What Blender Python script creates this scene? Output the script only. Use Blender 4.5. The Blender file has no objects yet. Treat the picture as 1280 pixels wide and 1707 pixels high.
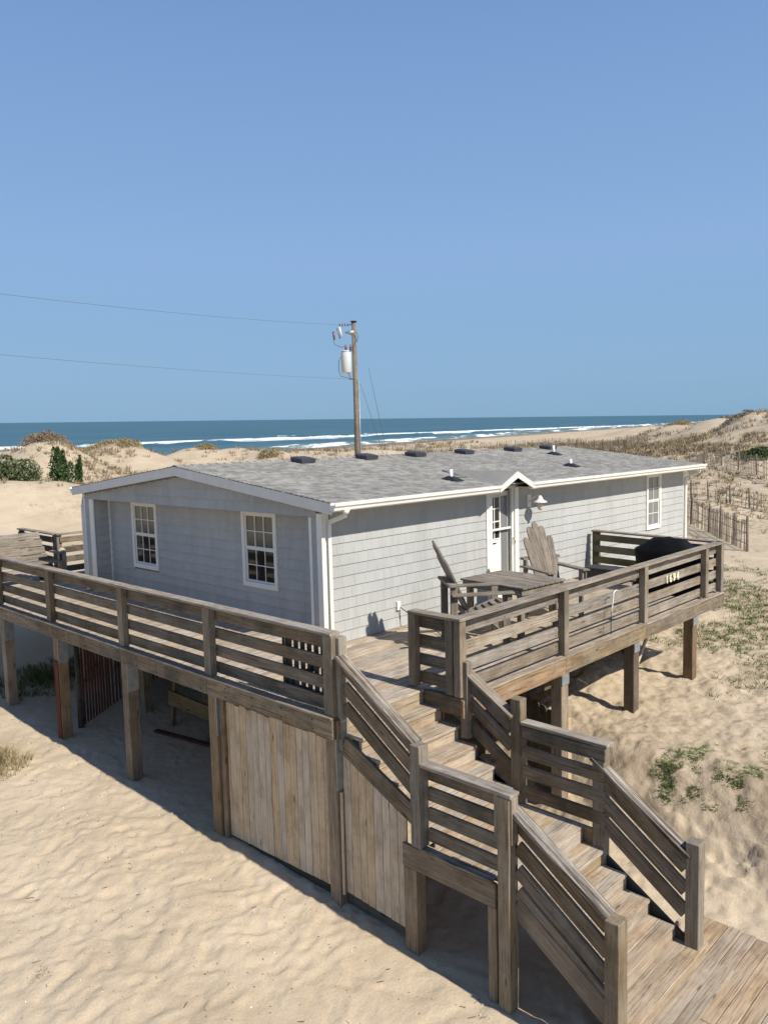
import bpy, math, random
import numpy as np
from mathutils import Matrix, Vector
random.seed(7); rng = np.random.default_rng(7)
sc = bpy.context.scene; COL = sc.collection; R = math.radians

# ---------------------------------------------------------------- camera, sky, sun, exposure
CAM = Vector((-5.603, -6.211, 3.049))
cam = bpy.data.objects.new('camera', bpy.data.cameras.new('camera')); COL.objects.link(cam); sc.camera = cam
cy, cp, cr = R(43.95), R(5.527), R(-1.41)
fw = Vector((math.cos(cy)*math.cos(cp), math.sin(cy)*math.cos(cp), -math.sin(cp)))
r0 = Vector((math.sin(cy), -math.cos(cy), 0)); u0 = r0.cross(fw)
ri = math.cos(cr)*r0 + math.sin(cr)*u0; up = -math.sin(cr)*r0 + math.cos(cr)*u0
M = Matrix((ri, up, -fw)).transposed().to_4x4(); M.translation = CAM
cam.matrix_world = M
cam.data.sensor_fit = 'VERTICAL'; cam.data.sensor_height = 36; cam.data.lens = 1319.8/1707*36
cam.data.clip_end = 60000; cam.data.clip_start = 0.1

SUNV = Vector((0.035, -1.0, 0.97)).normalized()
world = bpy.data.worlds.new('World'); sc.world = world; world.use_nodes = True
nt = world.node_tree; nt.nodes.clear()
wo = nt.nodes.new('ShaderNodeOutputWorld'); bg = nt.nodes.new('ShaderNodeBackground')
sk = nt.nodes.new('ShaderNodeTexSky'); sk.sky_type = 'NISHITA'; sk.sun_disc = False
sk.sun_elevation = math.asin(SUNV.z); sk.sun_rotation = math.atan2(SUNV.x, SUNV.y)
sk.altitude = 0; sk.air_density = 1.0; sk.dust_density = 1.5; sk.ozone_density = 2.0
bg.inputs['Strength'].default_value = 0.11
# hazy summer air: the clear-sky model is mixed with an even blue haze that pales towards the horizon all the way round
tcw = nt.nodes.new('ShaderNodeTexCoord'); sxyz = nt.nodes.new('ShaderNodeSeparateXYZ'); nt.links.new(tcw.outputs['Generated'], sxyz.inputs[0])
rw = nt.nodes.new('ShaderNodeValToRGB'); er = rw.color_ramp.elements
er[0].position = 0.0; er[0].color = (0.235, 0.42, 0.61, 1); er[1].position = 0.95; er[1].color = (0.07, 0.14, 0.34, 1)
for p_, c_ in ((0.06, (0.245, 0.43, 0.65)), (0.22, (0.262, 0.435, 0.72)), (0.42, (0.20, 0.35, 0.645)), (0.66, (0.125, 0.225, 0.47))):
    q_ = er.new(p_); q_.color = (*c_, 1)
nt.links.new(sxyz.outputs[2], rw.inputs[0])
sc1 = nt.nodes.new('ShaderNodeVectorMath'); sc1.operation = 'SCALE'; sc1.inputs['Scale'].default_value = 0.92/0.11; nt.links.new(rw.outputs[0], sc1.inputs[0])
mxw = nt.nodes.new('ShaderNodeMix'); mxw.data_type = 'RGBA'; mxw.inputs[0].default_value = 0.90
nt.links.new(sk.outputs[0], mxw.inputs[6]); nt.links.new(sc1.outputs[0], mxw.inputs[7])
nt.links.new(mxw.outputs[2], bg.inputs['Color']); nt.links.new(bg.outputs[0], wo.inputs[0])
sl = bpy.data.lights.new('sun', 'SUN'); sl.energy = 5.0; sl.angle = R(0.8); sl.color = (1.0, 0.955, 0.87)
so = bpy.data.objects.new('sun', sl); COL.objects.link(so); so.location = (0, -20, 30)
so.rotation_euler = SUNV.to_track_quat('Z', 'Y').to_euler()
vs = sc.view_settings; sc.display_settings.display_device = 'sRGB'
vs.view_transform = 'Standard'; vs.look = 'None'; vs.exposure = 0.15; vs.gamma = 1.0; vs.use_curve_mapping = False

# ---------------------------------------------------------------- numpy noise
def _hash(i, j, s):
    n = (i.astype(np.int64)*374761393 + j.astype(np.int64)*668265263 + s*982451653) & 0x7fffffff
    n = ((n ^ (n >> 13))*1274126177) & 0x7fffffff
    return ((n ^ (n >> 16)) & 0xffff)/65535.0
def vnoise(x, y, s=0):
    xi = np.floor(x); yi = np.floor(y); fx = x-xi; fy = y-yi
    fx = fx*fx*fx*(fx*(fx*6-15)+10); fy = fy*fy*fy*(fy*(fy*6-15)+10)
    a = _hash(xi, yi, s); b = _hash(xi+1, yi, s); c = _hash(xi, yi+1, s); d = _hash(xi+1, yi+1, s)
    return (a*(1-fx)+b*fx)*(1-fy)+(c*(1-fx)+d*fx)*fy
def fbm(x, y, o=4, s=0, g=0.5):
    v = 0; a = 1; t = 0
    for k in range(o):
        v = v+a*(vnoise(x*0.8*2**k+17.3*k+0.6*y*2**k, y*0.8*2**k-0.6*x*2**k+5.1*k, s+k)-0.5); t += a; a *= g
    return v/t*2
def sst(a, b, x):
    t = np.clip((x-a)/(b-a), 0, 1); return t*t*(3-2*t)

# ---------------------------------------------------------------- terrain
CX, CY = CAM.x, CAM.y
def tilt(x, y): return 0.00633*(x-CX)+0.0241*(y-CY)
SHN = (-math.sin(R(14)), math.cos(R(14)))
def shored(x, y): return (x-178)*SHN[0]+(y-170)*SHN[1]
def pix_hill(px, dist, yc, sl_, st_):      # hill given by image pixel column, chosen distance and image pixel row of its crest
    b = R(43.95)-math.atan((px-640)/1319.8)
    e = 8.5-dist*((yc-(704.8-0.0122*px))/1319.8)*math.cos(math.atan((px-640)/1319.8))
    return (CX+dist*math.cos(b), CY+dist*math.sin(b), b, e-3.1, sl_, st_)
HILLS = [pix_hill(*h) for h in [
    (-60, 41, 822, 4, 8), (50, 43, 832, 4, 6), (130, 45, 850, 4, 4),
    (30, 80, 760, 9, 5), (85, 76, 742, 7, 3.6), (205, 84, 748, 8, 4.5), (10, 95, 752, 12, 8), (150, 90, 752, 8, 6),
    (335, 92, 751, 7, 4), (400, 96, 753, 8, 4), (455, 88, 752, 5, 3), (530, 96, 754, 8, 6), (610, 100, 756, 8, 6),
    (1262, 120, 687, 12, 5), (1205, 130, 701, 14, 6), (1140, 145, 707, 12, 6), (1085, 165, 714, 12, 8), (1350, 110, 690, 15, 10),
    (1110, 95, 750, 8, 7), (1200, 82, 748, 8, 7), (1270, 70, 762, 8, 6), (1010, 120, 748, 10, 8), (1330, 60, 775, 8, 7),
]]
def ground(x, y, detail=True):
    x = np.asarray(x, float); y = np.asarray(y, float)
    d = shored(x, y)
    e = 3.1*(1-sst(-62, -6, d))
    e = e-1.6*sst(-6, 40, d)
    land = 1-sst(-60, -25, d)
    hh = np.zeros_like(x)
    for hx, hy, b, h, sl_, st_ in HILLS:
        dx = x-hx; dy = y-hy; u = dx*math.cos(b)+dy*math.sin(b); v = -dx*math.sin(b)+dy*math.cos(b)
        g = h*np.exp(-(u/sl_)**2/1.6-(v/st_)**2/1.6)
        hh = np.maximum(hh, g)
    far = sst(14, 45, np.hypot(x-2, y-2))
    e = e+hh*land
    e = e+far*land*(0.42*fbm(x/9, y/9, 4, 3)+0.22*fbm(x/2.6, y/2.6, 3, 9))
    # right-hand bank
    w = 0.07*fbm(x/0.7, y/0.7, 4, 21)+0.30*fbm(x/2.2, y/2.2, 2, 31)
    edge = 3.47+0.45*sst(-1.5, -0.5, y)+w-0.05*(y+1.2)*(y < -1.2)
    under = sst(0.5, 2.5, y)
    bank = sst(-0.75, 1.15, x-edge)*(1-under)*(1-sst(2, 6, -y-1))+sst(2.4, 6.5, x)*under
    bank = np.maximum(bank, sst(-0.75, 1.15, x-edge)*(1-under))
    e = e+0.80*bank*(1-0.5*sst(12, 30, np.hypot(x, y)))
    e = e+0.35*np.exp(-((x-6.4)/0.9)**2-((y-0.8)/0.8)**2)
    e = e+0.25*sst(6.5, 10, y)*sst(0.6, 2.5, x)*(1-far)
    nr = 1-sst(20, 50, np.hypot(x-1, y-1))
    if detail:
        xr = x+0.25*fbm(x/0.6, y/0.6, 2, 77); yr = y+0.25*fbm(x/0.6, y/0.6, 2, 78)
        rip = 1-np.abs(fbm(xr/0.24, yr/0.20, 2, 41))*1.9
        fp = np.clip(fbm(xr/0.20+9, yr/0.20, 2, 45)*2.4, -1, 0.5)
        inner = sst(-0.4, 0.4, x)*(1-sst(-0.8, 0.0, -y))
        dw, dx_ = worley(xr/0.25+0.35*fbm(x/0.3, y/0.3, 2, 47), yr/0.25+0.35*fbm(x/0.3+7, y/0.3, 2, 52), 46); dw2, _u = worley(xr/0.13, yr/0.12, 48)
        amp = np.clip(0.75+1.1*fbm(x/1.1, y/1.1, 2, 49), 0.1, 1.3)
        e = e+nr*amp*(0.040*np.minimum(dw, 0.5)-0.017*dx_*np.exp(-(dw/0.4)**2)+0.012*dw2)*(1-0.6*inner)
        e = e+nr*(0.014*fp*(1-0.6*inner)+0.03*fbm(x/1.5, y/1.5, 3, 50))
        rough = bank*(1-under)
        e = e+nr*rough*(0.055*fbm(x/0.26, y/0.26, 4, 60, 0.6)+0.05*np.clip(fbm(x/0.7, y/0.7, 3, 64), -1, 0.2))
        sc_ = 0.75*np.exp(-((x-edge-0.0)/0.6)**2)*(1-under)*(y > -8)
        e = e+nr*sc_*(0.20*fbm(x/0.30, y/0.55, 5, 71, 0.7)-0.09*np.abs(fbm(x/0.14, y/0.2, 3, 73))+0.02*np.sign(fbm(x/0.35, y/1.2, 2, 75))*np.abs(fbm(x/0.35, y/1.2, 2, 75))**0.3)
    return -5.45+tilt(x, y)+e
def worley(x, y, s):
    xi = np.floor(x); yi = np.floor(y); best = np.full(x.shape, 9.0); bxd = np.zeros(x.shape)
    for di in (-1, 0, 1):
        for dj in (-1, 0, 1):
            px_ = xi+di+0.15+0.7*_hash(xi+di, yi+dj, s); py_ = yi+dj+0.15+0.7*_hash(xi+di, yi+dj, s+1)
            d_ = np.hypot(x-px_, y-py_); m_ = d_ < best; best = np.where(m_, d_, best); bxd = np.where(m_, x-px_, bxd)
    return best, bxd
def gz(x, y): return float(ground(np.array([x]), np.array([y]))[0])
def sea_z(x, y): return -5.45+tilt(x, y)

# ---------------------------------------------------------------- materials
def mat(name):
    m = bpy.data.materials.new(name); m.use_nodes = True; n = m.node_tree.nodes; l = m.node_tree.links
    return m, n, l, n['Principled BSDF']
def N(n, t, **k):
    o = n.new(t)
    for a, b in k.items():
        if a.startswith('i_'):
            key = a[2:]; key = int(key) if key.isdigit() else key.replace('_', ' ')
            o.inputs[key].default_value = b
        else: setattr(o, a, b)
    return o
def ramp(n, pts):
    r = n.new('ShaderNodeValToRGB'); e = r.color_ramp.elements
    e[0].position, e[0].color = pts[0][0], (*pts[0][1], 1); e[1].position, e[1].color = pts[-1][0], (*pts[-1][1], 1)
    for p, c in pts[1:-1]:
        q = e.new(p); q.color = (*c, 1)
    return r
def mixc(n, l, a, b, f, mode='MIX'):
    m = n.new('ShaderNodeMix'); m.data_type = 'RGBA'; m.blend_type = mode
    for s, v in ((6, a), (7, b), (0, f)):
        if isinstance(v, bpy.types.NodeSocket): l.new(v, m.inputs[s])
        elif s == 0: m.inputs[0].default_value = v
        else: m.inputs[s].default_value = (*v, 1)
    return m.outputs[2]
def mth(n, l, op, a, b=None, c=None):
    m = n.new('ShaderNodeMath'); m.operation = op
    for i, v in enumerate((a, b, c)):
        if v is None: continue
        if isinstance(v, bpy.types.NodeSocket): l.new(v, m.inputs[i])
        else: m.inputs[i].default_value = v
    return m.outputs[0]
def plain(name, c, rough=0.5, metal=0, noise=0.0, nscale=6, bump=0, coat=0):
    m, n, l, b = mat(name)
    b.inputs['Base Color'].default_value = (*c, 1); b.inputs['Roughness'].default_value = rough; b.inputs['Metallic'].default_value = metal
    if noise or bump:
        tc = N(n, 'ShaderNodeTexCoord'); ns = N(n, 'ShaderNodeTexNoise', i_Scale=nscale, i_Detail=6.0)
        l.new(tc.outputs['Object'], ns.inputs['Vector'])
        rp = ramp(n, [(0.3, tuple(v*(1-noise) for v in c)), (0.7, tuple(min(1, v*(1+noise*0.6)) for v in c))])
        l.new(ns.outputs['Fac'], rp.inputs[0]); l.new(rp.outputs[0], b.inputs['Base Color'])
        if bump:
            bp = N(n, 'ShaderNodeBump', i_Strength=bump, i_Distance=0.01); l.new(ns.outputs['Fac'], bp.inputs['Height']); l.new(bp.outputs[0], b.inputs['Normal'])
    return m
def wood(name, dark, lite, grey=(0.25, 0.23, 0.2), gamt=0.5, contrast=1.0, algae=0.0, var=0.35, bump=0.5, knots=True):
    m, n, l, b = mat(name)
    tc = N(n, 'ShaderNodeTexCoord'); oi = N(n, 'ShaderNodeObjectInfo')
    off = N(n, 'ShaderNodeVectorMath', operation='SCALE'); cmb = N(n, 'ShaderNodeCombineXYZ')
    rnd = oi.outputs['Random']
    l.new(mth(n, l, 'MULTIPLY', rnd, 91.0), cmb.inputs[0]); l.new(mth(n, l, 'MULTIPLY', rnd, 37.0), cmb.inputs[1]); l.new(mth(n, l, 'MULTIPLY', rnd, 53.0), cmb.inputs[2])
    add = N(n, 'ShaderNodeVectorMath', operation='ADD'); l.new(tc.outputs['Object'], add.inputs[0]); l.new(cmb.outputs[0], add.inputs[1])
    mp = N(n, 'ShaderNodeMapping'); mp.inputs['Scale'].default_value = (1.3, 26, 26); l.new(add.outputs[0], mp.inputs[0])
    g1 = N(n, 'ShaderNodeTexNoise', i_Scale=1.0, i_Detail=9.0, i_Roughness=0.65, i_Distortion=0.7); l.new(mp.outputs[0], g1.inputs['Vector'])
    mp2 = N(n, 'ShaderNodeMapping'); mp2.inputs['Scale'].default_value = (2.5, 110, 110); l.new(add.outputs[0], mp2.inputs[0])
    g2 = N(n, 'ShaderNodeTexNoise', i_Scale=1.0, i_Detail=4.0, i_Roughness=0.6); l.new(mp2.outputs[0], g2.inputs['Vector'])
    mp3 = N(n, 'ShaderNodeMapping'); mp3.inputs['Scale'].default_value = (1.6, 5, 5); l.new(add.outputs[0], mp3.inputs[0])
    g3 = N(n, 'ShaderNodeTexNoise', i_Scale=1.0, i_Detail=6.0, i_Roughness=0.6); l.new(mp3.outputs[0], g3.inputs['Vector'])
    lo, hi = 0.5-0.22/contrast, 0.5+0.22/contrast
    rp = ramp(n, [(lo, dark), (hi, lite)]); l.new(g1.outputs['Fac'], rp.inputs[0])
    rg = ramp(n, [(0.40, (0, 0, 0)), (0.66, (1, 1, 1))]); l.new(g3.outputs['Fac'], rg.inputs[0])
    c = mixc(n, l, rp.outputs[0], grey, mth(n, l, 'MULTIPLY', rg.outputs[0], gamt))
    rs = ramp(n, [(0.34, (0.34, 0.31, 0.29)), (0.47, (1, 1, 1)), (0.7, (1.15, 1.13, 1.08))]); l.new(g2.outputs['Fac'], rs.inputs[0])
    c = mixc(n, l, c, rs.outputs[0], 0.85*min(1, contrast), 'MULTIPLY')
    mpc = N(n, 'ShaderNodeMapping'); mpc.inputs['Scale'].default_value = (0.9, 34, 34); l.new(add.outputs[0], mpc.inputs[0])
    g5 = N(n, 'ShaderNodeTexNoise', i_Scale=1.0, i_Detail=3.0, i_Roughness=0.5, i_Distortion=0.4); l.new(mpc.outputs[0], g5.inputs['Vector'])
    rck = ramp(n, [(0.494, (1, 1, 1)), (0.5, (0.18, 0.15, 0.13)), (0.506, (1, 1, 1))]); l.new(g5.outputs['Fac'], rck.inputs[0])
    c = mixc(n, l, c, rck.outputs[0], 0.8*min(1, contrast), 'MULTIPLY')
    g6 = N(n, 'ShaderNodeTexNoise', i_Scale=2.3, i_Detail=7.0, i_Roughness=0.7); l.new(add.outputs[0], g6.inputs['Vector'])
    rdt = ramp(n, [(0.34, (0.62, 0.58, 0.53)), (0.56, (1, 1, 1))]); l.new(g6.outputs['Fac'], rdt.inputs[0])
    c = mixc(n, l, c, rdt.outputs[0], 0.8, 'MULTIPLY')
    if knots:
        mk = N(n, 'ShaderNodeMapping'); mk.inputs['Scale'].default_value = (1.7, 6, 6); l.new(add.outputs[0], mk.inputs[0])
        vo = N(n, 'ShaderNodeTexVoronoi', i_Scale=1.0); l.new(mk.outputs[0], vo.inputs['Vector'])
        rk = ramp(n, [(0.05, (0.3, 0.22, 0.15)), (0.12, (1, 1, 1))]); l.new(vo.outputs['Distance'], rk.inputs[0])
        c = mixc(n, l, c, rk.outputs[0], 0.8, 'MULTIPLY')
    if algae:
        g4 = N(n, 'ShaderNodeTexNoise', i_Scale=1.1, i_Detail=7.0, i_Roughness=0.7); l.new(add.outputs[0], g4.inputs['Vector'])
        ra = ramp(n, [(0.50, (0, 0, 0)), (0.66, (1, 1, 1))]); l.new(g4.outputs['Fac'], ra.inputs[0])
        c = mixc(n, l, c, (0.045, 0.05, 0.032), mth(n, l, 'MULTIPLY', ra.outputs[0], algae))
    hsv = N(n, 'ShaderNodeHueSaturation'); l.new(c, hsv.inputs['Color'])
    r2 = mth(n, l, 'FRACT', mth(n, l, 'MULTIPLY', rnd, 17.31))
    l.new(mth(n, l, 'ADD', mth(n, l, 'MULTIPLY', rnd, var), 1-var*0.5), hsv.inputs['Value'])
    l.new(mth(n, l, 'ADD', mth(n, l, 'MULTIPLY', r2, 0.4), 0.8), hsv.inputs['Saturation'])
    l.new(hsv.outputs[0], b.inputs['Base Color']); b.inputs['Roughness'].default_value = 0.85
    b.inputs['Specular IOR Level'].default_value = 0.25
    hsum = mth(n, l, 'ADD', g1.outputs['Fac'], mth(n, l, 'MULTIPLY', rs.outputs[0], 0.8))
    bp = N(n, 'ShaderNodeBump', i_Strength=bump, i_Distance=0.006); l.new(hsum, bp.inputs['Height']); l.new(bp.outputs[0], b.inputs['Normal'])
    return m

MW = {}
MW['rail'] = wood('weathered_rail_wood', (0.145, 0.108, 0.072), (0.29, 0.225, 0.155), (0.20, 0.18, 0.15), 0.8, 1.2, 0.6)
MW['cap'] = wood('weathered_cap_wood', (0.20, 0.165, 0.135), (0.42, 0.355, 0.28), (0.33, 0.295, 0.25), 0.7, 1.2, 0.1)
MW['rot'] = wood('rotten_cap_wood', (0.07, 0.055, 0.045), (0.46, 0.40, 0.33), (0.34, 0.305, 0.27), 0.6, 2.2, 0.25, bump=1.0)
MW['post'] = wood('post_wood', (0.20, 0.155, 0.105), (0.35, 0.28, 0.20), (0.27, 0.245, 0.20), 0.7, 0.9, 0.35)
MW['pile'] = wood('piling_wood', (0.215, 0.155, 0.10), (0.38, 0.29, 0.195), (0.28, 0.24, 0.185), 0.5, 0.9, 0.2)
MW['browned'] = wood('brown_post_wood', (0.125, 0.083, 0.052), (0.23, 0.16, 0.10), (0.18, 0.14, 0.10), 0.4, 0.9, 0.1)
MW['deck'] = wood('deck_board_wood', (0.35, 0.27, 0.19), (0.56, 0.455, 0.345), (0.45, 0.41, 0.35), 0.55, 1.0, 0.0, var=0.32)
MW['tread'] = wood('tread_wood', (0.34, 0.26, 0.18), (0.54, 0.435, 0.325), (0.42, 0.37, 0.31), 0.5, 0.9, 0.0, var=0.25)
MW['skirt'] = wood('skirt_board_wood', (0.50, 0.385, 0.25), (0.70, 0.56, 0.39), (0.55, 0.47, 0.37), 0.35, 0.6, 0.0, var=0.10)
MW['rim'] = wood('rim_board_wood', (0.17, 0.12, 0.072), (0.36, 0.275, 0.18), (0.22, 0.20, 0.165), 0.55, 1.2, 0.5)
MW['orange'] = wood('orange_patched_rim_wood', (0.24, 0.14, 0.07), (0.46, 0.30, 0.16), (0.30, 0.25, 0.2), 0.5, 1.2, 0.15)
MW['grey'] = wood('silver_grey_wood', (0.15, 0.125, 0.10), (0.34, 0.29, 0.24), (0.27, 0.245, 0.21), 0.6, 1.1, 0.0, var=0.25)
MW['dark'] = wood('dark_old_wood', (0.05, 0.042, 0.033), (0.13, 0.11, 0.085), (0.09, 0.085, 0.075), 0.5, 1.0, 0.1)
MW['olive'] = wood('olive_stained_wood', (0.10, 0.085, 0.045), (0.2, 0.175, 0.1), (0.15, 0.14, 0.09), 0.5, 0.9, 0.3)
MW['walk'] = wood('boardwalk_wood', (0.35, 0.25, 0.165), (0.54, 0.42, 0.30), (0.42, 0.36, 0.29), 0.4, 0.9, 0.0, var=0.25)
MW['red'] = wood('red_picket_wood', (0.09, 0.028, 0.02), (0.17, 0.06, 0.045), (0.13, 0.07, 0.055), 0.4, 0.9, 0.0, knots=False)
MW['sandf'] = wood('sand_fence_wood', (0.15, 0.12, 0.09), (0.27, 0.22, 0.17), (0.23, 0.20, 0.165), 0.5, 0.9, 0.0, knots=False)
MW['pole'] = wood('utility_pole_wood', (0.13, 0.108, 0.082), (0.24, 0.205, 0.16), (0.21, 0.19, 0.165), 0.6, 1.0)
MW['timber'] = wood('old_timber', (0.16, 0.11, 0.055), (0.26, 0.185, 0.10), (0.2, 0.16, 0.11), 0.3, 0.9)
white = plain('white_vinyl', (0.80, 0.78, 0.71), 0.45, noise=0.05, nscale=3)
fascia = plain('white_painted_fascia', (0.70, 0.685, 0.63), 0.55, noise=0.08, nscale=4, bump=0.1)
metal = plain('galvanised_steel', (0.36, 0.38, 0.39), 0.5, 0.6, noise=0.25, nscale=12)
black = plain('black_rubber', (0.016, 0.016, 0.018), 0.6)
ventm = plain('dark_vent_plastic', (0.045, 0.045, 0.055), 0.5, noise=0.2)
pvc = plain('pvc_white', (0.78, 0.78, 0.74), 0.4)
cream = plain('cream_digits', (0.85, 0.80, 0.55), 0.5)
rope = plain('cable_grey', (0.13, 0.14, 0.15), 0.6)
tank = plain('transformer_grey_white', (0.62, 0.62, 0.60), 0.4, noise=0.06)
cer = plain('brown_ceramic', (0.16, 0.09, 0.08), 0.3)
brass = plain('brass', (0.5, 0.38, 0.15), 0.35, 0.9)
bulb = plain('lamp_glass', (0.7, 0.6, 0.48), 0.2)

def glassmat(name, c, rough=0.06):
    m, n, l, b = mat(name)
    b.inputs['Base Color'].default_value = (*c, 1); b.inputs['Roughness'].default_value = rough; b.inputs['IOR'].default_value = 1.5
    tc = N(n, 'ShaderNodeTexCoord'); ns = N(n, 'ShaderNodeTexNoise', i_Scale=1.7, i_Detail=2.0); l.new(tc.outputs['Object'], ns.inputs['Vector'])
    bp = N(n, 'ShaderNodeBump', i_Strength=0.15, i_Distance=0.02); l.new(ns.outputs['Fac'], bp.inputs['Height']); l.new(bp.outputs[0], b.inputs['Normal'])
    return m
pane_dark = glassmat('window_pane_dark', (0.018, 0.017, 0.016)); pane_tan = glassmat('window_pane_blind_behind', (0.14, 0.125, 0.10), 0.12)
pane_and_shade_grey = glassmat('curtain_pane_and_reveal_shade', (0.20, 0.20, 0.20), 0.15)  # curtain grey for the far window, also the painted reveal shade on the door

def rndcol(name, dark, lite, rough=0.7, grain=(60, 60, 3), var=0.6, bump=0.3, gamt=0.35, dist=0.004):
    m, n, l, b = mat(name)
    at = N(n, 'ShaderNodeAttribute', attribute_name='rnd'); oi = N(n, 'ShaderNodeObjectInfo')
    v = mth(n, l, 'FRACT', mth(n, l, 'ADD', at.outputs['Fac'], oi.outputs['Random']))
    tc = N(n, 'ShaderNodeTexCoord'); mp = N(n, 'ShaderNodeMapping'); mp.inputs['Scale'].default_value = grain
    geo = N(n, 'ShaderNodeNewGeometry'); l.new(geo.outputs['Position'], mp.inputs[0])
    ns = N(n, 'ShaderNodeTexNoise', i_Scale=1.0, i_Detail=6.0, i_Roughness=0.65); l.new(mp.outputs[0], ns.inputs['Vector'])
    f = mth(n, l, 'ADD', mth(n, l, 'MULTIPLY', v, var), mth(n, l, 'MULTIPLY', ns.outputs['Fac'], gamt))
    rp = ramp(n, [(0.1, dark), (0.85, lite)]); l.new(f, rp.inputs[0])
    big = N(n, 'ShaderNodeTexNoise', i_Scale=0.7, i_Detail=3.0); l.new(geo.outputs['Position'], big.inputs['Vector'])
    rb = ramp(n, [(0.3, (0.9, 0.9, 0.9)), (0.7, (1.05, 1.05, 1.05))]); l.new(big.outputs['Fac'], rb.inputs[0])
    c = mixc(n, l, rp.outputs[0], rb.outputs[0], 1.0, 'MULTIPLY')
    ms = N(n, 'ShaderNodeMapping'); ms.inputs['Scale'].default_value = (4.0, 4.0, 0.5); l.new(geo.outputs['Position'], ms.inputs[0])
    st = N(n, 'ShaderNodeTexNoise', i_Scale=1.0, i_Detail=7.0, i_Roughness=0.65); l.new(ms.outputs[0], st.inputs['Vector'])
    rs2 = ramp(n, [(0.36, (0.84, 0.82, 0.78)), (0.52, (1, 1, 1))]); l.new(st.outputs['Fac'], rs2.inputs[0])
    c = mixc(n, l, c, rs2.outputs[0], 0.45, 'MULTIPLY')
    l.new(c, b.inputs['Base Color']); b.inputs['Roughness'].default_value = rough; b.inputs['Specular IOR Level'].default_value = 0.3
    bp = N(n, 'ShaderNodeBump', i_Strength=bump, i_Distance=dist); l.new(ns.outputs['Fac'], bp.inputs['Height']); l.new(bp.outputs[0], b.inputs['Normal'])
    return m
shake = rndcol('grey_shake_siding', (0.425, 0.425, 0.405), (0.51, 0.507, 0.48), 0.7, (70, 70, 3), 0.30)
shakeback = plain('shake_joint_shadow_board', (0.24, 0.24, 0.23), 0.8)
roofm = rndcol('asphalt_shingle', (0.165, 0.157, 0.143), (0.36, 0.342, 0.312), 0.95, (14, 70, 70), 0.55, 0.5, 0.55)

# sand
def sand_material():
    m, n, l, b = mat('beach_sand')
    geo = N(n, 'ShaderNodeNewGeometry'); P = geo.outputs['Position']
    def ns(scale, det=6.0, ro=0.6, vec=P, dis=0.0):
        t = N(n, 'ShaderNodeTexNoise', i_Scale=scale, i_Detail=det, i_Roughness=ro, i_Distortion=dis); l.new(vec, t.inputs['Vector']); return t.outputs['Fac']
    base = ramp(n, [(0.3, (0.45, 0.357, 0.245)), (0.7, (0.57, 0.467, 0.34))]); l.new(ns(0.6), base.inputs[0])
    gr = ramp(n, [(0.25, (0.72, 0.70, 0.68)), (0.6, (1.08, 1.07, 1.05))]); l.new(ns(55, 3), gr.inputs[0])
    c = mixc(n, l, base.outputs[0], gr.outputs[0], 0.6, 'MULTIPLY')
    at = N(n, 'ShaderNodeAttribute', attribute_name='veg')
    # plant litter, then a darker brown band along the bank edge
    lit = ramp(n, [(0.50, (0, 0, 0)), (0.60, (1, 1, 1))]); l.new(ns(3.5, 8, 0.75), lit.inputs[0])
    f = mth(n, l, 'MULTIPLY', at.outputs['Fac'], lit.outputs[0])
    c = mixc(n, l, c, (0.20, 0.145, 0.09), f)
    at2 = N(n, 'ShaderNodeAttribute', attribute_name='bank_band')
    c = mixc(n, l, c, (0.30, 0.225, 0.15), mth(n, l, 'MULTIPLY', at2.outputs['Fac'], 0.7))
    ar2 = N(n, 'ShaderNodeAttribute', attribute_name='rgh'); rc = ramp(n, [(0.36, (1, 1, 1)), (0.50, (0, 0, 0))]); l.new(ns(5.5, 8, 0.7), rc.inputs[0])
    c = mixc(n, l, c, (0.27, 0.195, 0.115), mth(n, l, 'MULTIPLY', mth(n, l, 'MULTIPLY', rc.outputs[0], ar2.outputs['Fac']), 0.45))
    at3 = N(n, 'ShaderNodeAttribute', attribute_name='wet')
    c = mixc(n, l, c, (0.22, 0.18, 0.13), at3.outputs['Fac'])
    # bits of dark debris
    vo = N(n, 'ShaderNodeTexVoronoi', i_Scale=2.6); l.new(P, vo.inputs['Vector'])
    rd = ramp(n, [(0.018, (1, 1, 1)), (0.03, (0, 0, 0))]); l.new(vo.outputs['Distance'], rd.inputs[0])
    c = mixc(n, l, c, (0.12, 0.08, 0.05), mth(n, l, 'MULTIPLY', rd.outputs[0], 0.8))
    l.new(c, b.inputs['Base Color']); b.inputs['Roughness'].default_value = 0.95; b.inputs['Specular IOR Level'].default_value = 0.1
    h = mth(n, l, 'ADD', mth(n, l, 'MULTIPLY', ns(7, 4, 0.55, P, 0.4), 1.0), mth(n, l, 'MULTIPLY', ns(40, 3), 0.12))
    ar = N(n, 'ShaderNodeAttribute', attribute_name='rgh'); rn = ns(7.5, 9, 0.72)
    h = mth(n, l, 'ADD', h, mth(n, l, 'MULTIPLY', mth(n, l, 'MULTIPLY', rn, ar.outputs['Fac']), 2.4))
    bp = N(n, 'ShaderNodeBump', i_Strength=0.55, i_Distance=0.035); l.new(h, bp.inputs['Height']); l.new(bp.outputs[0], b.inputs['Normal'])
    return m
sandm = sand_material()
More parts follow.
